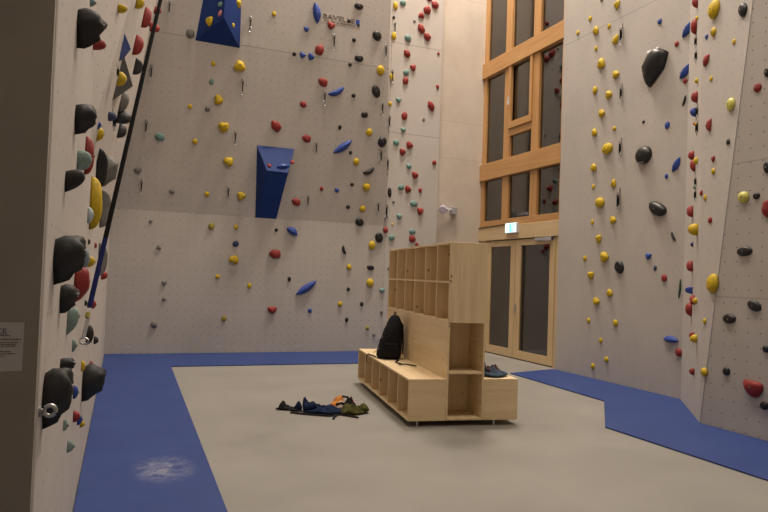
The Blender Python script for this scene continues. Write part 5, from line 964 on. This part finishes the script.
# ------------------------------------------------------------------ crumpled clothes
def cloth(name, outline_pts, H, mat, parent, seed, z0=.003, rot=0, peak=None, fold=14, K=9):
    """a crumpled heap: outline on the floor, folded upper surface, closed underneath"""
    n = len(outline_pts); pts = []
    for i in range(n):                                     # resample smoothly (Catmull-Rom)
        p0, p1, p2, p3 = [Vector(outline_pts[(i+k) % n]) for k in (-1, 0, 1, 2)]
        for t in (0, .25, .5, .75):
            pts.append(.5*((2*p1)+(p2-p0)*t+(2*p0-5*p1+4*p2-p3)*t*t+(3*p1-p0-3*p2+p3)*t**3))
    N = len(pts); c = sum(pts, Vector((0, 0, 0)))/N
    if peak: c = Vector(peak)
    bm = bmesh.new(); rings = []
    for k in range(K):
        w = k/K; ring = []
        for p in pts:
            q = p + (c-p)*w
            f = noise.noise(Vector((q.x*fold+seed, q.y*fold, seed*1.7)))*.55 + abs(noise.noise(Vector((q.x*fold*1.7, q.y*fold*.8, seed))))*.6
            h = (1-(1-w)**2.6)*.75 + .25*(w > 0)
            z = z0 + H*max(.10, h*(.62+f)) if k else z0
            wob = 1 + (.035*noise.noise(Vector((q.x*20, q.y*20, seed))) if k else 0)
            d = q-c; ring.append(bm.verts.new((c.x+d.x*wob, c.y+d.y*wob, z)))
        rings.append(ring)
    tip = bm.verts.new((c.x, c.y, z0+H))
    for a, b_ in zip(rings, rings[1:]):
        for j in range(N): bm.faces.new((a[j], a[(j+1) % N], b_[(j+1) % N], b_[j]))
    for j in range(N): bm.faces.new((rings[-1][j], rings[-1][(j+1) % N], tip))
    bm.faces.new(rings[0][::-1])
    o = link_mesh(name, bm, mat, parent, True)
    m = o.modifiers.new('smooth', 'SUBSURF'); m.levels = 1; m.render_levels = 1
    return o
def thing_at(name, loc, label, cat, group=None, rz=0): return tag(empty(name, loc, rz), label, cat, group)
g = thing_at('jacket', (2.05, 6.88, 0), 'crumpled dark blue jacket with black sleeve on the floor left of the shelf', 'clothing', 'clothes heap on the floor')
def rel(pts, c): return [(x-c[0], y-c[1], 0) for x, y in pts]
c0 = (2.05, 6.88)
cloth('jacket_body', rel([(1.865,6.86),(1.88,7.02),(1.95,7.06),(2.06,6.98),(2.18,6.93),(2.29,6.96),(2.35,6.86),(2.28,6.72),(2.16,6.70),(2.02,6.75),(1.94,6.80)], c0), .085, M['denim'], g, 3.1, fold=11)
cloth('jacket_fold', rel([(1.875,6.87),(1.885,7.0),(1.93,7.02),(1.99,6.95),(2.03,6.88),(1.97,6.83)], c0), .165, M['denim'], g, 5.7, .02, peak=(1.905-c0[0], 6.95-c0[1], 0), fold=9)
cloth('sleeve', rel([(1.60,7.10),(1.67,7.18),(1.74,7.19),(1.80,7.12),(1.88,7.05),(1.90,6.96),(1.84,6.94),(1.74,7.02),(1.68,7.06)], c0), .05, M['black_cloth'], g, 8.3, fold=13)
cloth('cuff', rel([(1.655,7.11),(1.675,7.19),(1.73,7.20),(1.745,7.12),(1.70,7.07)], c0), .085, M['black_cloth'], g, 9.3, .012, fold=9)
cloth('cuff', rel([(1.80,7.01),(1.82,7.10),(1.88,7.11),(1.90,7.02),(1.86,6.96)], c0), .085, M['denim'], g, 2.3, .012, fold=9)
bm = bmesh.new(); tube(bm, [Vector((x-c0[0], y-c0[1], .012)) for x, y in ((1.735,6.90),(1.79,6.85),(1.87,6.78),(1.98,6.71),(2.08,6.64),(2.16,6.66),(2.22,6.68),(2.29,6.60),(2.36,6.50))], .010, 6)
tube(bm, [Vector((x-c0[0], y-c0[1], .012)) for x, y in ((2.17,6.65),(2.12,6.58),(2.09,6.50))], .012, 6); link_mesh('drawstring', bm, M['dark_rubber'], g)
c1 = (2.40, 7.06); S_ = -.04
g = thing_at('shirt', (c1[0]+S_, c1[1], 0), 'orange and cream shirt heaped between the blue jacket and olive bag', 'clothing', 'clothes heap on the floor')
cloth('orange_sleeve', rel([(2.24,7.03),(2.30,7.16),(2.42,7.24),(2.50,7.22),(2.44,7.10),(2.34,7.02)], c1), .13, M['orange'], g, 1.1, fold=10, peak=(.0, .10, 0))
cloth('cream_front', rel([(2.28,6.95),(2.34,7.09),(2.44,7.16),(2.52,7.12),(2.49,6.98),(2.40,6.90)], c1), .12, M['cream'], g, 4.2, fold=12)
cloth('pink_hem', rel([(2.45,7.03),(2.49,7.14),(2.56,7.16),(2.57,7.06),(2.51,6.99)], c1), .10, M['pink'], g, 6.4, fold=12)
bm = bmesh.new(); tube(bm, [Vector(v) for v in ((-.02,.10,.10),(.03,.08,.115),(.08,.04,.11),(.11,.0,.07))], .012, 6); tube(bm, [Vector(v) for v in ((-.10,-.09,.06),(-.04,-.10,.075),(.02,-.13,.06))], .014, 6); link_mesh('dark_trim', bm, M['black_cloth'], g)
c2 = (2.46, 6.80); OX, OY = -.075, .0
g = thing_at('cloth_bag', (c2[0]+OX, c2[1]+OY, 0), 'crumpled olive green canvas bag on the floor beside the shelf', 'bag', 'clothes heap on the floor')
cloth('bag_body', rel([(2.30,6.70),(2.33,6.85),(2.42,6.95),(2.53,6.93),(2.62,6.86),(2.62,6.72),(2.56,6.66),(2.44,6.62),(2.34,6.63)], c2), .105, M['olive_cloth'], g, 2.2, fold=10)
cloth('bag_top', rel([(2.38,6.80),(2.41,6.92),(2.48,6.94),(2.55,6.88),(2.52,6.79),(2.45,6.75)], c2), .16, M['black_cloth'], g, 7.2, .015, fold=12)
cloth('bag_flap', rel([(2.52,6.72),(2.54,6.83),(2.63,6.85),(2.66,6.76),(2.60,6.68)], c2), .085, M['olive_cloth'], g, 3.3, .012, fold=8)
# the garment on the far bench
pj = MS @ Vector((.985, .16, BH))
g = thing_at('jacket', pj, 'crumpled blue jacket with maroon lining on the right bench of the shelf', 'clothing', None, SA)
cloth('jacket_body', [(-.16,.02,0),(-.165,.22,0),(-.08,.30,0),(.05,.27,0),(.15,.16,0),(.185,.04,0),(.10,-.06,0),(0,-.12,0),(-.10,-.10,0)], .085, M['teal_denim'], g, 3.9, .002, fold=12)
cloth('collar', [(-.168,.00,0),(-.168,.16,0),(-.12,.18,0),(-.08,.10,0),(-.09,.00,0)], .175, M['teal_denim'], g, 5.1, .02, peak=(-.145,.08,0), fold=9)
cloth('lining', [(-.09,.04,0),(-.06,.20,0),(.04,.20,0),(.12,.09,0),(.05,.02,0)], .10, M['maroon'], g, 6.6, .02, fold=14)

# ------------------------------------------------------------------ light: the hall's ceiling lamps, and a dark night outside
def lamp(name, loc, sx, sy, power, col=(1, .80, .60), target=None):
    li = bpy.data.lights.new(name, 'AREA'); li.shape = 'RECTANGLE'; li.size = sx; li.size_y = sy; li.energy = power; li.color = col
    o = bpy.data.objects.new(name, li); COLL.objects.link(o); o.location = loc
    if target: o.rotation_euler = (Vector(target)-Vector(loc)).to_track_quat('-Z', 'Y').to_euler()
    return o
EXPOSURE = 0.0
LC = (1, .89, .77)
lamp('ceiling_lamp', (5.6, 10.3, 12.5), 1.8, 1.8, 920, LC)
lamp('ceiling_lamp', (2.0, 8.8, 15.8), 2.0, 2.0, 600, LC)
lamp('ceiling_lamp', (3.6, 3.2, 10.5), 1.2, 1.2, 300, LC)

w = bpy.data.worlds.new('night'); scene.world = w; w.use_nodes = True
w.node_tree.nodes['Background'].inputs[0].default_value = (.02, .02, .03, 1); w.node_tree.nodes['Background'].inputs[1].default_value = .15
# ------------------------------------------------------------------ camera
cd = bpy.data.cameras.new('camera'); cam = bpy.data.objects.new('camera', cd); COLL.objects.link(cam)
cd.sensor_width = 36; cd.lens = CAM_LENS; cd.clip_start = .05
cam.matrix_world = Matrix.Translation((0, 0, 1.5)) @ Matrix(CAM_ROT).to_4x4()
scene.camera = cam
vs = scene.view_settings
vs.view_transform = 'Standard'; vs.look = 'None'; vs.gamma = 1; vs.use_curve_mapping = False; vs.exposure = EXPOSURE
